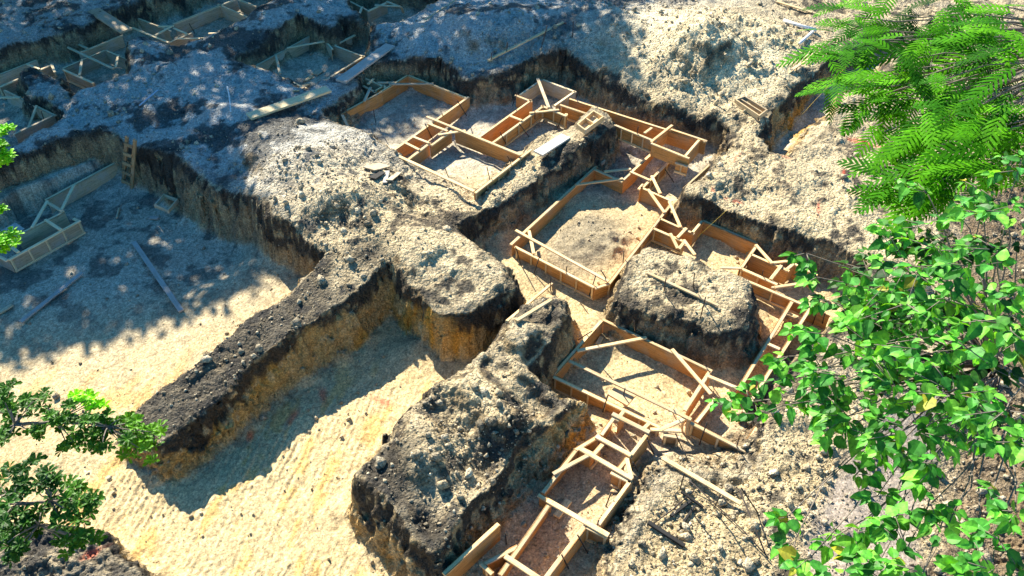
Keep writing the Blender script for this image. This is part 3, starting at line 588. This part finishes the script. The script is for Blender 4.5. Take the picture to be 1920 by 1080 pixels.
def plank(corn, z, label, th=.06, m=W_GREY, name='scaffold_plank'):
    q = [Vector(P(x, y, z)) for x, y in corn]; a = (q[0]+q[3])/2; b = (q[1]+q[2])/2
    w_ = ((q[0]-q[3]).length+(q[1]-q[2]).length)/2
    return tag(beam(name, a, b, w_, th, m), label, 'plank', 'wide planks')
plank([(630, 149), (725, 82), (739, 88), (648, 156)], 1.72, 'wide grey plank bridging the shaded ground by the grey open form', .07)
plank([(455, 217), (610, 163), (622, 171), (478, 221)], 1.7, 'wide yellowish plank lying on the shaded ground, the nearer of two long planks', .07, wood_material('yellow_plank', (.78, .62, .36), (.58, .44, .22), .8, (.66, .6, .48), .4))
plank([(163, 22), (230, 63), (243, 53), (187, 16)], 1.72, 'wide plank spanning the black trench at the top left', .07, W_OLD)
plank([(1002, 283), (1054, 250), (1068, 260), (1016, 293)], 1.32, 'short pale grey board lying on the earth strip beside the crate', .05)
plank([(5, 431), (32, 417), (44, 431), (16, 446)], .42, 'pale square scrap board behind the grey form at the left edge', .04)
def crate(corn, z, h, label, m, div=True, slope=0, floor=True):
    q = [Vector(P(x, y, z+(slope if i in (1, 2) else 0))) for i, (x, y) in enumerate(corn)]
    c = sum(q, Vector())/4; e = empty('crate', c-Vector((0, 0, h)), label, 'crate', 'small open timber frames')
    for i in range(4):
        a, b = q[i], q[(i+1) % 4]; d = (b-a).normalized()*.02
        beam('side', a+(d if i % 2 else -d)-Vector((0, 0, h/2)), b-(d if i % 2 else -d)-Vector((0, 0, h/2)), .045, h-(.004 if i % 2 else 0), m, e)
    if div: beam('divider', (q[0]+q[3])/2*.5+(q[1]+q[2])/2*.5-(q[1]-q[2])*.46-Vector((0, 0, h/2)), (q[0]+q[3])/2*.5+(q[1]+q[2])/2*.5+(q[1]-q[2])*.46-Vector((0, 0, h/2)), .04, h*.8, m, e)
    if floor:
        a = (q[0]+q[3])/2; b = (q[1]+q[2])/2; dz = Vector((0, 0, h-.008)); beam('bottom', a+(b-a)*.04-dz, a+(b-a)*.96-dz, (q[0]-q[3]).length*.92, .014, m, e)
    return e
crate([(1083, 232), (1113, 207), (1131, 218), (1098, 243)], 1.62, .16, 'two celled open crate standing on the end of the earth strip', W_PINE)
crate([(1120, 293), (1134, 283), (1143, 293), (1128, 304)], .52, .12, 'small frame lying in the trench beside the end of the earth strip', W_OLD, floor=False)
crate([(1380, 186), (1397, 180), (1438, 205), (1424, 216)], 1.66, .16, 'two celled open crate on the rim between the rubble mound and the hole', wood_material('pale_crate', (.52, .40, .24), (.36, .26, .14), .8))
crate([(290, 383), (307, 364), (332, 373), (315, 393)], .42, .12, 'square frame lying flat on the left pit floor', W_OLD, div=False, floor=False)
# ladder
fa, fb = Vector(P(231, 346, .04)), Vector(P(247, 355, .04)); ta, tb = Vector(P(238, 257, 1.95)), Vector(P(253, 262, 1.95))
e = empty('ladder', (fa+fb)/2, 'rough timber ladder leaning in the corner of the left pit', 'ladder')
W_LAD = wood_material('ladder_wood', (.38, .25, .13), (.22, .13, .06), .8)
beam('rail', fa, ta, .06, .1, W_LAD, e); beam('rail', fb, tb, .06, .1, W_LAD, e)
for k in range(5):
    t = .12+.19*k; a = fa.lerp(ta, t); b = fb.lerp(tb, t); n_ = (tb-fb).cross(fb-fa).normalized(); n_ = n_ if n_.y < 0 else -n_
    beam('rung', a+n_*.07, b+n_*.07, .09, .035, W_LAD, e, roll=math.radians(70))
# scraps of plywood on the spoil heap
for i, (x0, y0, x1, y1, w_, m, l) in enumerate(((692, 322, 722, 314, .38, W_OLD, 'brown plywood scrap lying flat on the spoil heap'), (698, 338, 716, 326, .22, W_CHAR, 'dark grey scrap tilted under the brown plywood scrap on the heap'), (722, 346, 727, 324, .12, W_GREY, 'narrow white scrap standing out of the spoil heap'), (730, 345, 748, 330, .18, W_OLD, 'pale three cornered scrap at the right of the litter on the heap'),
    (590, 143, 602, 134, .28, W_OLD, 'dull board scrap inside the grey open form'), (573, 154, 585, 146, .14, W_PINE, 'yellow offcut inside the grey open form'), (555, 174, 578, 160, .2, W_PINE, 'light offcut under the end of the grey open form'))):
    lumber('board_scrap', x0, y0, x1, y1, l, 'scrap', w_, .03, m, group='scraps of board')
# burnt sticks, pipes
for x0, y0, x1, y1, l, r in ((1215, 983, 1282, 1028, 'thickest charred stick lying on the white rubble at the bottom', .08), (1257, 971, 1294, 943, 'charred stick crossing the little pile of burnt wood', .06), (1275, 990, 1302, 952, 'thin charred stick lower right in the pile of burnt wood', .045), (1276, 926, 1318, 954, 'charred stick at the top of the pile of burnt wood', .05)):
    lumber('charred_stick', x0, y0, x1, y1, l, 'stick', r, r*.8, W_CHAR, group='charred sticks')
def tube_obj(name, pts, r, m, label, cat, group=None, n=6):
    p0 = np.array(pts[0]); V, F_ = tube_geo([Vector(np.array(p)-p0) for p in pts], [r]*len(pts), n); o = mk(name, V, F_, m, None, True); o.location = tuple(p0); return tag(o, label, cat, group)
tube_obj('pipe', [PT(1468, 44, .1), PT(1500, 54, .1), PT(1530, 62, .1)], .07, PIPE, 'thick white pipe lying behind the rubble mound beside the feathery tree', 'pipe', 'white pipes')
tube_obj('pipe', [PT(1498, 87, .1), PT(1522, 66, .12)], .05, PIPE, 'short white pipe pointing into the feathery leaves', 'pipe', 'white pipes')
tube_obj('pipe', [PT(427, 166, .06), PT(431, 185, .06), PT(434, 214, .06)], .022, PIPE, 'thin bent white pipe on the shaded ground left of the yellowish plank', 'pipe', 'white pipes')
tube_obj('pipe', [PT(263, 202, .06), PT(297, 172, .06)], .025, plain('blue_plastic', (.35, .5, .65)), 'thin bluish pipe lying on the shaded ground above the ladder', 'pipe', 'white pipes')
tube_obj('guide_string', [PT(1302, 470, .45), P(1365, 392, 1.15)], .0035, STRING, 'yellow string from the channel form up to the marked plateau', 'string', 'yellow guide strings')
tube_obj('guide_string', [PT(1458, 274, .25), P(1600, 110, 1.5)], .0045, STRING, 'yellow string stretched along the golden wall of the rectangular hole', 'string', 'yellow guide strings')
# rebar stakes: foot, top (sight lines), level of the foot
def stakes(txt, z, where):
    for q in txt.split():
        a, b, c, d = [float(v) for v in q.split(',')]
        p = P(a, b, z-.05); t0 = P(c, d, z+.8); v = t0-p; v = v/np.linalg.norm(v)*min(1.0, np.linalg.norm(v)); tp = p+v
        # the rod keeps the direction in which it leans
        tube_obj('rebar_stake', [p, tp], .014, STEEL, where, 'stake', 'thin rebar stakes', 5)
stakes('980,507,967,463 998,522,1012,480 1058,530,1063,500 1102,563,1117,517 1150,543,1127,507 1167,507,1170,470 1032,547,1033,520 1267,347,1246,316', 0, 'thin dark rebar stake beside the form around the grey heap')
stakes('1425,530,1431,507 1523,610,1533,580 1540,613,1547,587 1500,640,1508,610', 0, 'thin dark rebar stake beside the right hand channel forms')
stakes('1230,863,1213,820 1280,843,1267,813 1127,783,1140,740 1308,843,1325,793 1377,853,1384,827 1203,897,1187,867 1080,640,1111,620 1165,760,1172,728 1240,640,1235,615', 0, 'thin dark rebar stake beside the wide lower form and its end box')
stakes('1103,1030,1123,975 1073,1080,1053,1040 1112,1055,1083,1003 1232,862,1214,826 1130,965,1145,925 950,1030,948,1000', 0, 'thin dark rebar stake beside the bottom trench form')
stakes('993,258,972,230 952,275,937,247 1045,240,1055,217 1003,230,1003,207 960,200,970,173 1190,273,1197,237 1075,205,1082,175', .7, 'thin dark rebar stake beside the double walled channel forms')
stakes('877,220,857,188 837,230,827,210 812,262,797,232 920,343,913,313 960,310,950,290 705,232,700,205 590,78,586,50 840,330,833,312', .7, 'thin dark rebar stake beside the square forms of the upper pit')
stakes('1313,597,1323,557 1300,540,1302,512 1190,620,1189,602 1245,545,1249,520', 1.15, 'thin dark rebar stake stuck in the square earth block')
stakes('1425,235,1420,215 1438,238,1432,215', 1.35, 'thin dark rebar stake below the crate at the rim of the hole')
stakes('1275,918,1283,888 1340,950,1351,928 1420,960,1390,915', .75, 'thin dark rebar stake standing in the white rubble beside the yellow timber')
stakes('1015,90,1026,48 922,112,921,95 1073,75,1075,40 950,97,952,75', 2.0, 'thin dark rebar stake on the shaded heap by the tan timber')
stakes('60,225,52,200 85,232,76,205 110,60,107,35 365,62,352,40', .8, 'thin dark rebar stake by the shaded forms at the upper left')
for i, (q, l) in enumerate(((((1290, 905), (1340, 950), (1392, 1000), (1440, 1052)), 'long thin rod lying across the white rubble below the yellow timber'), (((1385, 925), (1410, 985), (1432, 1042)), 'thin rod running down beside the lower leaf spray on white rubble'), (((1225, 985), (1260, 960), (1300, 925)), 'thin bent rod lying over the pile of charred sticks'))):
    tube_obj('loose_rebar', [PT(a, b, .07) for a, b in q], .012, STEEL, l, 'rod', 'loose rods on the rubble', 5)
# ------------------------------------------------------------------ trees
def basis(d, nrm):
    d = d/np.linalg.norm(d); s = np.cross(nrm, d); s = s/(np.linalg.norm(s)+1e-9); n = np.cross(d, s); return d, s, n
HEART = (np.array([(0, 0, 0), (.38, 0, -.03), (.72, 0, -.05), (1, 0, -.16), (.06, .27, .05), (.36, .43, .07), (.7, .25, .0), (.06, -.27, .05), (.36, -.43, .07), (.7, -.25, .0)]),
         [(0, 1, 5, 4), (1, 2, 6, 5), (2, 3, 6), (0, 7, 8, 1), (1, 8, 9, 2), (2, 9, 3)])
OBOV = (np.array([(0, 0, 0), (.45, 0, -.02), (.8, 0, .0), (1, 0, -.06), (.45, .15, .05), (.8, .22, .04), (.45, -.15, .05), (.8, -.22, .04)]),
        [(0, 1, 4), (1, 2, 5, 4), (2, 3, 5), (0, 6, 1), (1, 6, 7, 2), (2, 7, 3)])
class Leaves:
    def __init__(s): s.v = []; s.f = []; s.c = []; s.n = 0
    def add(s, tpl, pos, d, nrm, size, col, wid=1.0, curl=0.0):
        T, F_ = tpl; d, sd_, n = basis(d, nrm)
        q = T*size; q = pos+q[:, :1]*d+q[:, 1:2]*wid*sd_+q[:, 2:]*n
        if curl: q[:, 2] -= curl*size*T[:, 0]**2
        s.v.append(q); s.f += [tuple(i+s.n for i in f) for f in F_]; k_ = np.where(np.abs(T[:, 1:2]) < .01, 1.3, .82); s.c.append(np.array(col)[None]*k_); s.n += len(q)
    def build(s, name, m, parent):
        return mk(name, np.concatenate(s.v), s.f, m, parent, False, np.concatenate(s.c))
def limb(mb, a, b, r0, r1, sag=.12, n=6, seed=0):
    a = Vector(a); b = Vector(b); l = (b-a).length; R = random.Random(seed); pts = []; rad = []
    off = Vector((R.uniform(-1, 1), R.uniform(-1, 1), R.uniform(-.2, 1)))*l*sag
    for i in range(n+1):
        t = i/n; p = a.lerp(b, t)+off*(4*t*(1-t))*.6+Vector((R.uniform(-1, 1), R.uniform(-1, 1), R.uniform(-1, 1)))*l*.018*(0 < i < n)
        pts.append(p); rad.append(r0+(r1-r0)*t)
    V, F_ = tube_geo(pts, rad, 6); mb.add(V, F_); return pts
def rel(e, arr): return np.asarray(arr)-np.array(e.location)

def broadleaf_tree():
    base = np.array((7.0, 4.6, .6)); e = empty('broadleaf_tree', base, 'broad leaved tree with large heart shaped leaves filling the right side', 'tree')
    R = random.Random(3)
    C = [(1512, 475, 24, 8.3), (1532, 520, 28, 8.2), (1560, 565, 34, 8.2), (1640, 545, 70, 8.4), (1610, 590, 70, 7.9), (1700, 500, 70, 8.2), (1760, 470, 60, 8.3), (1735, 425, 50, 8.8), (1820, 500, 60, 8.0), (1870, 470, 50, 8.0), (1700, 570, 75, 7.7),
         (1560, 630, 60, 8.0), (1640, 650, 80, 7.6), (1540, 690, 45, 7.9), (1590, 710, 70, 7.7), (1480, 668, 30, 8.2), (1450, 715, 34, 8.1), (1405, 748, 26, 8.2), (1362, 760, 18, 8.3), (1470, 760, 45, 8.0), (1420, 775, 34, 8.1), (1530, 750, 45, 7.9),
         (1680, 730, 85, 7.4), (1750, 660, 80, 7.5), (1820, 600, 60, 7.6), (1590, 780, 50, 7.8), (1640, 820, 55, 7.7), (1560, 815, 35, 8.0), (1720, 810, 75, 7.4), (1790, 740, 75, 7.3), (1850, 680, 55, 7.4), (1890, 600, 60, 7.5), (1770, 560, 45, 7.9),
         (1695, 858, 30, 7.5), (1755, 870, 45, 7.3), (1825, 800, 55, 7.2), (1885, 770, 60, 7.2), (1905, 830, 40, 7.1), (1625, 835, 30, 7.9), (1605, 890, 20, 7.9), (1645, 930, 20, 7.8), (1668, 965, 28, 7.6), (1745, 945, 36, 7.4), (1775, 990, 34, 7.3), (1870, 1010, 36, 7.1), (1905, 960, 40, 7.1),
         (1475, 970, 24, 7.6), (1492, 1010, 32, 7.5), (1520, 1045, 45, 7.4), (1560, 1010, 30, 7.6), (1600, 1000, 34, 7.6), (1580, 1080, 34, 7.3), (1645, 1060, 40, 7.4), (1700, 1030, 55, 7.3), (1730, 1075, 60, 7.1), (1830, 1065, 40, 7.0), (1660, 1090, 45, 7.2), (1860, 1070, 60, 7.0),
         (1780, 380, 45, 9.2), (1840, 400, 45, 9.0), (1740, 365, 35, 9.4), (1830, 350, 45, 9.3), (1890, 400, 40, 9.0), (1910, 320, 35, 9.2), (1930, 540, 55, 7.8), (1940, 660, 60, 7.4), (1950, 900, 60, 7.1)]
    C = C + [(px+R.uniform(-35, 35), py+R.uniform(-10, 40), r*.9, d+R.uniform(.35, .8)) for px, py, r, d in C if 1545 < px < 1930 and 430 < py < 790 and r > 40 and R.random() < .55]
    C += [(px+R.uniform(-40, 40), py+R.uniform(-30, 30), r*1.05, d+R.uniform(1.3, 2.1)) for px, py, r, d in C[:60] if px > 1590 and r > 45 and py < 800]
    mb = MB(); lv = Leaves(); tw = MB()
    top = np.array((6.9, 5.0, 4.6)); j1 = np.array((6.5, 5.6, 6.6)); j2 = np.array((6.2, 5.0, 6.2)); j3 = np.array((7.2, 6.2, 7.0)); j4 = np.array((5.4, 6.0, 7.3))
    o = rel(e, 0*base); 
    limb(mb, rel(e, base-[0, 0, .3]), rel(e, top), .14, .10, .03, 8, 1)
    for a, b, s in ((top, j1, 2), (top, j2, 3), (top, j3, 4), (j1, j4, 5)): limb(mb, rel(e, a), rel(e, b), .075, .045, .06, 6, s)
    J = [j1, j2, j3, j4]
    for i, (px, py, r, d) in enumerate(C):
        c = Pd(px, py, d); rw = r/FPX*d
        j = min(J, key=lambda q: np.linalg.norm(q-c)+.4*R.random())
        limb(mb, rel(e, j), rel(e, c), .013, .005, .08, 6, 20+i)
        nt_ = max(2, int(1.5+rw*(12.5 if 1540 < px < 1800 and 430 < py < 860 else 8)))
        yellow = (1590 < px < 1650 and py > 1040)
        for k in range(nt_):
            th = R.uniform(0, 2*math.pi); u = np.array((math.cos(th), math.sin(th)*.8, R.uniform(-.35, .75))); u[0] -= .25; u /= np.linalg.norm(u)
            st = c+u*rw*R.uniform(0, .35); ln = rw*R.uniform(.5, .95); en = st+u*ln-np.array((0, 0, .12*ln))
            V, F_ = tube_geo([Vector(rel(e, st)), Vector(rel(e, en))], [.005, .003], 4); tw.add(V, F_)
            nl = max(4, int(ln/.06)); ph = R.uniform(0, 6.28)
            for q in range(nl+3):
                t = min(1, (q+.6)/nl); p = st+(en-st)*t
                a = ph+q*2.4; side = np.array((math.cos(a), math.sin(a), R.uniform(-.25, .35)))
                dd = side*.9+u*(.5 if t < .95 else .9)+np.array((0, 0, -.38)); nrm = np.array((R.gauss(0, .55), R.gauss(0, .55)-.1, 1.0))
                sz = R.uniform(.08, .18)*(1 if t < .9 else .75); p2 = p+dd/np.linalg.norm(dd)*R.uniform(.01, .05)
                g = R.random(); col = np.array((.028+.045*g, .15+.16*g, .022+.022*g))
                if t > .9: col = col*np.array((2.0, 1.6, 1.2))
                elif g > .7: col = col*np.array((2.5, 1.6, 1.2))
                if yellow and R.random() < .6: col = np.array((.42, .42, .03))
                elif R.random() < .01: col = np.array((.30, .30, .03))
                if d > 8.95 and not (px > 1730 and py < 420): col = col*.3  # rear leaves darkened in colour for the shade inside the crown
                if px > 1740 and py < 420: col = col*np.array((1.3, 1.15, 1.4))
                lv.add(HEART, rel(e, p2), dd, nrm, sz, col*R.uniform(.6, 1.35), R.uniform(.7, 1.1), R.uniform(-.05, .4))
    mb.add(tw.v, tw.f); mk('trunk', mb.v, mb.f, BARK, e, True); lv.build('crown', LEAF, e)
broadleaf_tree()

def frond(lv, p, d, nrm, length, R, col):
    d, s, n = basis(d, nrm); k = 10; pts = []
    for i in range(k+1):
        t = i/k; pts.append(p+d*length*t-np.array((0, 0, 1))*length*.28*t*t+n*.0)
    for i in range(1, k+1):
        t = i/k; w_ = length*.30*math.sin(math.pi*min(1, .12+.86*t))**.7+.01
        td = pts[i]-pts[i-1]; td /= np.linalg.norm(td)
        for sg in (-1, 1):
            q = td*.75+s*sg*.75+n*.06-np.array((0, 0, .06)); q /= np.linalg.norm(q)
            a = pts[i]; wd = length/k*.5
            b0 = a-td*wd*.6; b1 = a+td*wd*.6; m0 = a+q*w_*.55-td*wd*.8; m1 = a+q*w_*.55+td*wd*.7; tp = a+q*w_-np.array((0, 0, .08*w_))
            c = col*R.uniform(.85, 1.2); b = lv.n
            lv.v.append(np.array([b0, b1, m1, m0, tp])); lv.f += [(b, b+1, b+2, b+3), (b+3, b+2, b+4)]; lv.c.append(np.repeat(c[None], 5, 0)); lv.n += 5
    b = lv.n
    for i in range(0, k, 4):
        a, c_ = pts[i], pts[min(i+4, k)]; h_ = s*.004
        b = lv.n; lv.v.append(np.array([a-h_, a+h_, c_+h_, c_-h_])); lv.f.append((b, b+1, b+2, b+3)); lv.c.append(np.repeat((col*1.2)[None], 4, 0)); lv.n += 4
def feathery_tree():
    base = np.array((12.5, 10.0, .8)); e = empty('feathery_tree', base, 'bright green tree with feathery fern like fronds at the upper right', 'tree')
    R = random.Random(8); mb = MB(); lv = Leaves()
    C = [(1555, 85, 22, 12.5), (1560, 40, 40, 12.8), (1580, 110, 30, 12.2), (1600, 30, 50, 12.6), (1640, 20, 50, 12.4), (1625, 75, 45, 12.0), (1680, 70, 50, 11.8), (1690, 115, 35, 11.6),
         (1570, 175, 26, 12.0), (1590, 145, 28, 12.0), (1600, 195, 20, 11.9), (1670, 150, 36, 11.4), (1710, 130, 24, 11.4), (1700, 180, 26, 11.4), (1660, 190, 22, 11.5),
         (1800, 30, 50, 11.8), (1840, 10, 50, 11.8), (1890, 30, 50, 11.4), (1880, 90, 50, 11.2), (1910, 60, 50, 11.2), (1830, 70, 34, 11.4),
         (1760, 225, 45, 10.6), (1800, 190, 55, 10.6), (1850, 170, 50, 10.6), (1900, 170, 50, 10.5), (1720, 250, 40, 10.5), (1690, 275, 30, 10.5), (1780, 270, 50, 10.3), (1840, 240, 55, 10.3), (1895, 240, 50, 10.2),
         (1740, 300, 40, 10.2), (1700, 325, 36, 10.2), (1680, 350, 26, 10.2), (1800, 310, 45, 10.0), (1850, 300, 45, 10.0), (1760, 340, 34, 10.0), (1720, 350, 26, 10.1), (1860, 200, 60, 10.4), (1940, 120, 70, 10.8), (1950, 230, 60, 10.2), (1950, 20, 60, 11.3), (1770, 150, 30, 11.0), (1650, 250, 14, 11.0)]
    C += [(1745, 20, 50, 14.5), (1790, 60, 55, 14.5), (1760, 90, 45, 14), (1840, 100, 55, 13.5), (1900, 130, 60, 13), (1800, 140, 40, 13.2), (1860, 40, 60, 14.5), (1720, 140, 34, 13.5), (1900, 300, 40, 12), (1850, 330, 35, 12)]
    top = np.array((12.0, 10.2, 6.0)); J = [np.array((10.5, 10.6, 8.2)), np.array((9.6, 9.6, 8.0)), np.array((10.6, 9.2, 8.0)), np.array((8.6, 10.4, 9.0))]
    limb(mb, rel(e, base-[0, 0, .3]), rel(e, top), .2, .14, .03, 8, 1)
    for i, j in enumerate(J): limb(mb, rel(e, top), rel(e, j), .09, .05, .06, 6, 3+i)
    C = C + [(px+R.uniform(-20, 20), py+25, r*.9, d+R.uniform(.7, 1.5)) for px, py, r, d in C if px > 1660]
    for i, (px, py, r, d) in enumerate(C):
        c = Pd(px, py, d); rw = r/FPX*d; j = min(J, key=lambda q: np.linalg.norm(q-c)+.4*R.random())
        limb(mb, rel(e, j), rel(e, c), .022, .006, .06, 6, 40+i)
        for k in range(int((2.5+rw*7.0)*(.6 if px > 1700 and py < 190 and d < 13 else 1))):
            th = R.gauss(math.radians(200), math.radians(62)); u = np.array((math.cos(th), math.sin(th), R.uniform(-.35, .35)))
            p = c+np.array((R.uniform(-1, 1), R.uniform(-1, 1), R.uniform(-.8, .8)))*rw*.8-u*.15
            g = R.random(); col = np.array((.035+.07*g, .19+.17*g, .002+.005*g))
            if R.random() < .3: col = col*np.array((.3, .45, .7))
            if d > 13.1: col = np.array((.018, .07, .008))*R.uniform(.6, 1.3)  # shade of other trees painted into the far fronds
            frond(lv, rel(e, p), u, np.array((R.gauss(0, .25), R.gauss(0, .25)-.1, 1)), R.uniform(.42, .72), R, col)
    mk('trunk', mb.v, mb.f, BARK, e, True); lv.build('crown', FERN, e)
feathery_tree()

def rosettes(lv, e, c, rw, n, R, tint, size=(.07, .11)):
    for k in range(n):
        u = np.array((R.gauss(0, 1), R.gauss(0, 1), R.gauss(0, .7))); u = u/np.linalg.norm(u)*rw*R.random()**.5; p = c+u
        ax = np.array((R.gauss(0, .35), R.gauss(0, .35)-.1, 1.0)); ax /= np.linalg.norm(ax); ph = R.uniform(0, 6.28); m = R.randint(8, 12)
        g = R.random(); col = np.array((.05+.05*g, .17+.13*g, .015+.01*g))*tint
        for q in range(m):
            a = ph+q*2.4; side = np.array((math.cos(a), math.sin(a), 0)); t = q/m; dd = side+ax*(.15+.75*t)
            lv.add(OBOV, rel(e, p), dd, ax+side*-.25, R.uniform(*size)*(1-.3*t), col*R.uniform(.8, 1.2)*(1+.35*t), 1.0, .1)
def left_tree():
    base = np.array((-8.2, 5.2, 0)); e = empty('small_leaved_tree', base, 'tree with whorled small leaves reaching in from the lower left corner', 'tree')
    R = random.Random(5); mb = MB(); lv = Leaves(); sc = 2.077
    pts = '30,340 15,400 0,360 75,430 60,455 130,400 160,390 110,440 160,500 200,490 140,520 215,450 240,470 235,435 290,560 320,545 270,490 300,470 330,500 350,470 390,470 370,530 390,510 420,520 430,470 470,500 480,460 520,480 500,540 470,560 560,540 540,510 590,520 610,510 500,590 520,570 570,600 590,570 270,575 380,575 400,560 0,520 15,555 30,540'
    pts2 = '60,680 100,650 140,665 180,690 100,720 60,740 20,760 140,750 200,720 230,740 270,730 300,760 340,770 360,790 330,810 310,850 250,800 280,830 200,810 160,830 230,850 10,800 30,850 80,850 130,860 60,900 100,930 60,970 140,900 90,980 30,950 250,900 290,920 330,950 270,960 300,890 350,940 0,880 0,720 10,900'
    top = np.array((-7.6, 6.0, 5.0)); J = [np.array((-6.6, 6.6, 6.4)), np.array((-6.3, 5.6, 5.8))]
    limb(mb, rel(e, base-[0, 0, .3]), rel(e, top), .13, .09, .03, 8, 1)
    for i, j in enumerate(J): limb(mb, rel(e, top), rel(e, j), .06, .035, .05, 6, 3+i)
    for g, (tx, d, j) in enumerate(((pts, 9.3, J[0]), (pts2, 8.6, J[1]))):
        cs = [tuple(float(v) for v in q.split(',')) for q in tx.split()]
        hubs = [Pd(60/sc, 560+490/sc, d), Pd(220/sc, 560+480/sc, d), Pd(420/sc, 560+500/sc, d)] if g == 0 else [Pd(60/sc, 560+800/sc, d), Pd(200/sc, 560+790/sc, d), Pd(150/sc, 560+880/sc, d)]
        prev = j
        for i, h_ in enumerate(hubs): limb(mb, rel(e, prev), rel(e, h_), .026-.006*i, .018-.005*i, .04, 6, 9+i+g*5); prev = h_ if g == 0 else hubs[0]
        for i, (cx, cy) in enumerate(cs):
            c = Pd(cx/sc, 560+cy/sc, d+R.uniform(-.25, .25)); h_ = min(hubs, key=lambda q: np.linalg.norm(q-c)); limb(mb, rel(e, h_), rel(e, c), .009, .004, .06, 4, 50+i)
            tint = np.array((1.9, 1.7, .9)) if (g == 0 and (cy < 410 and cx > 250 or cx > 470)) else (np.array((.62, .68, .8)) if g == 1 and cx < 220 else np.ones(3))
            rosettes(lv, e, c, .11, 3, R, tint*.52)
        if g == 0:
            for cx, cy in ((290, 385), (320, 395), (350, 385), (360, 410), (395, 415), (340, 405)):
                c = Pd(cx/sc, 560+cy/sc, d+.1); limb(mb, rel(e, hubs[1]), rel(e, c), .008, .004, .06, 4, int(cx)); rosettes(lv, e, c, .06, 2, R, np.array((3.0, 2.3, .9)))
    mk('trunk', mb.v, mb.f, BARK, e, True); lv.build('crown', LEAF, e)
left_tree()
def edge_tree():
    base = np.array((-11.2, 9.5, .2)); e = empty('small_leaved_tree', base, 'tree whose yellow green sprigs poke in halfway up the left edge', 'tree')
    R = random.Random(6); mb = MB(); lv = Leaves(); top = np.array((-9.8, 9.6, 6.5))
    limb(mb, rel(e, base-[0, 0, .3]), rel(e, top), .12, .06, .03, 8, 1)
    for i, (px, py, r, d) in enumerate(((-5, 265, .16, 11.6), (10, 295, .12, 11.6), (-15, 300, .2, 11.6), (-35, 275, .2, 11.6), (8, 245, .08, 11.6), (15, 452, .14, 10.6), (-10, 455, .12, 10.6), (-30, 470, .16, 10.6), (0, 395, .03, 10.8), (-60, 360, .3, 11), (-90, 420, .3, 11))):
        c = Pd(px, py, d); limb(mb, rel(e, top), rel(e, c), .02, .005, .06, 5, 30+i); rosettes(lv, e, c, r, int(5+r*45), R, np.array((1.9, 1.7, .8)), (.07, .12))
    mk('trunk', mb.v, mb.f, BARK, e, True); lv.build('crown', LEAF, e)
edge_tree()

# tall trees standing behind the site and to its left: they throw the dappled shade over the upper left
def shade_trees():
    S = np.array(SDIR); R = np.random.default_rng(4)
    area = '-300,745,0 0,700,0 120,668,0 270,640,0 400,603,.2 500,548,.3 556,500,.4 510,440,1 478,380,1.5 482,290,1.8 520,245 640,262,1 735,262,.8 770,248,.8 850,228,.7 905,218,.7 960,208,.7 1020,182,1 1060,172,1.2 1120,192,1.2 1200,186,1.4 1228,140,2 1205,60,2 1235,10,1.8 1260,-150,1.6 -1000,-150,1.6 -1300,700,1'
    pg = poly(area, 1.5); n = 150000
    lo, hi = pg.min(0), pg.max(0); xy = R.uniform(lo, hi, (n, 2)); sd = sdf(xy[:, 0].astype(np.float32)+.5*fbm2(xy[:, 0], xy[:, 1], .9, 2, 120), xy[:, 1].astype(np.float32), pg)
    d = fbm2(xy[:, 0], xy[:, 1], .75, 3, 121)+.35*n2(xy[:, 0]*2.6, xy[:, 1]*2.6, 124)
    keep = (sd > .15) & (R.uniform(size=n) < .2+sstep((d+.62)*2.3)) & (R.uniform(size=n) < sstep(sd/1.7)*.8+.2)
    xy = xy[keep]; ex = xy[xy[:, 1] < 21]; xy = np.concatenate([xy, ex+R.normal(0, .3, ex.shape)*.6]); n = len(xy); g = np.concatenate([xy, terrain(xy[:, 0], xy[:, 1], False)[0][:, None]], 1)
    t = 19.5+2.2*fbm2(xy[:, 0], xy[:, 1], .35, 2, 122)+R.normal(0, .9, n)+np.clip(24-xy[:, 1], 0, 12)*.15
    p = g+S*t[:, None]
    bases = [(-26, 33, 1), (-21.5, 39, 1), (-12, 41, 1.2), (-3, 43, 1.2), (5, 45, 1.2), (-25, 26, 1)]
    own = np.argmin([np.hypot(p[:, 0]-b[0], (p[:, 1]-b[1])*.8) for b in bases], 0)
    names = ['tall shade tree beyond the upper left corner', 'tall shade tree standing behind the site, second from the left', 'tall shade tree standing behind the top edge, left of its middle', 'tall shade tree standing behind the top edge at its middle', 'tall shade tree standing behind the top edge, right of its middle', 'tall shade tree left of the site shading the left pit']
    for i, b in enumerate(bases):
        k = own == i
        if not k.any(): continue
        e = empty('shade_tree', b, names[i], 'tree', 'shade trees around the site'); mb = MB(); q = p[k]-np.array(b); m = len(q)
        tp = np.array((0, 0, 7.5)); limb(mb, (0, 0, -.4), tp, .32, .2, .02, 8, i)
        for j in range(26): limb(mb, tp*(.75+.25*random.random()), q[R.integers(m)], .1, .02, .05, 6, 100*i+j)
        a = R.uniform(0, 6.28, m); dd = np.stack([np.cos(a), np.sin(a), R.uniform(-.5, .3, m)], 1); nr = np.stack([R.normal(0, .5, m), R.normal(0, .5, m), np.ones(m)], 1)
        s = np.cross(nr, dd); s /= np.linalg.norm(s, axis=1)[:, None]; dd /= np.linalg.norm(dd, axis=1)[:, None]; L_ = R.uniform(.2, .44, m)[:, None]
        V = np.stack([q, q+dd*L_*.5+s*L_*.34, q+dd*L_, q+dd*L_*.5-s*L_*.34], 1).reshape(-1, 3); F_ = np.arange(4*m).reshape(m, 4)
        c = np.repeat(np.array((.05, .13, .025))*R.uniform(.7, 1.3, (m, 1)), 4, 0)
        mk('trunk', mb.v, mb.f, BARK, e, True); mk('crown', V, F_, LEAF, e, False, c)
shade_trees()
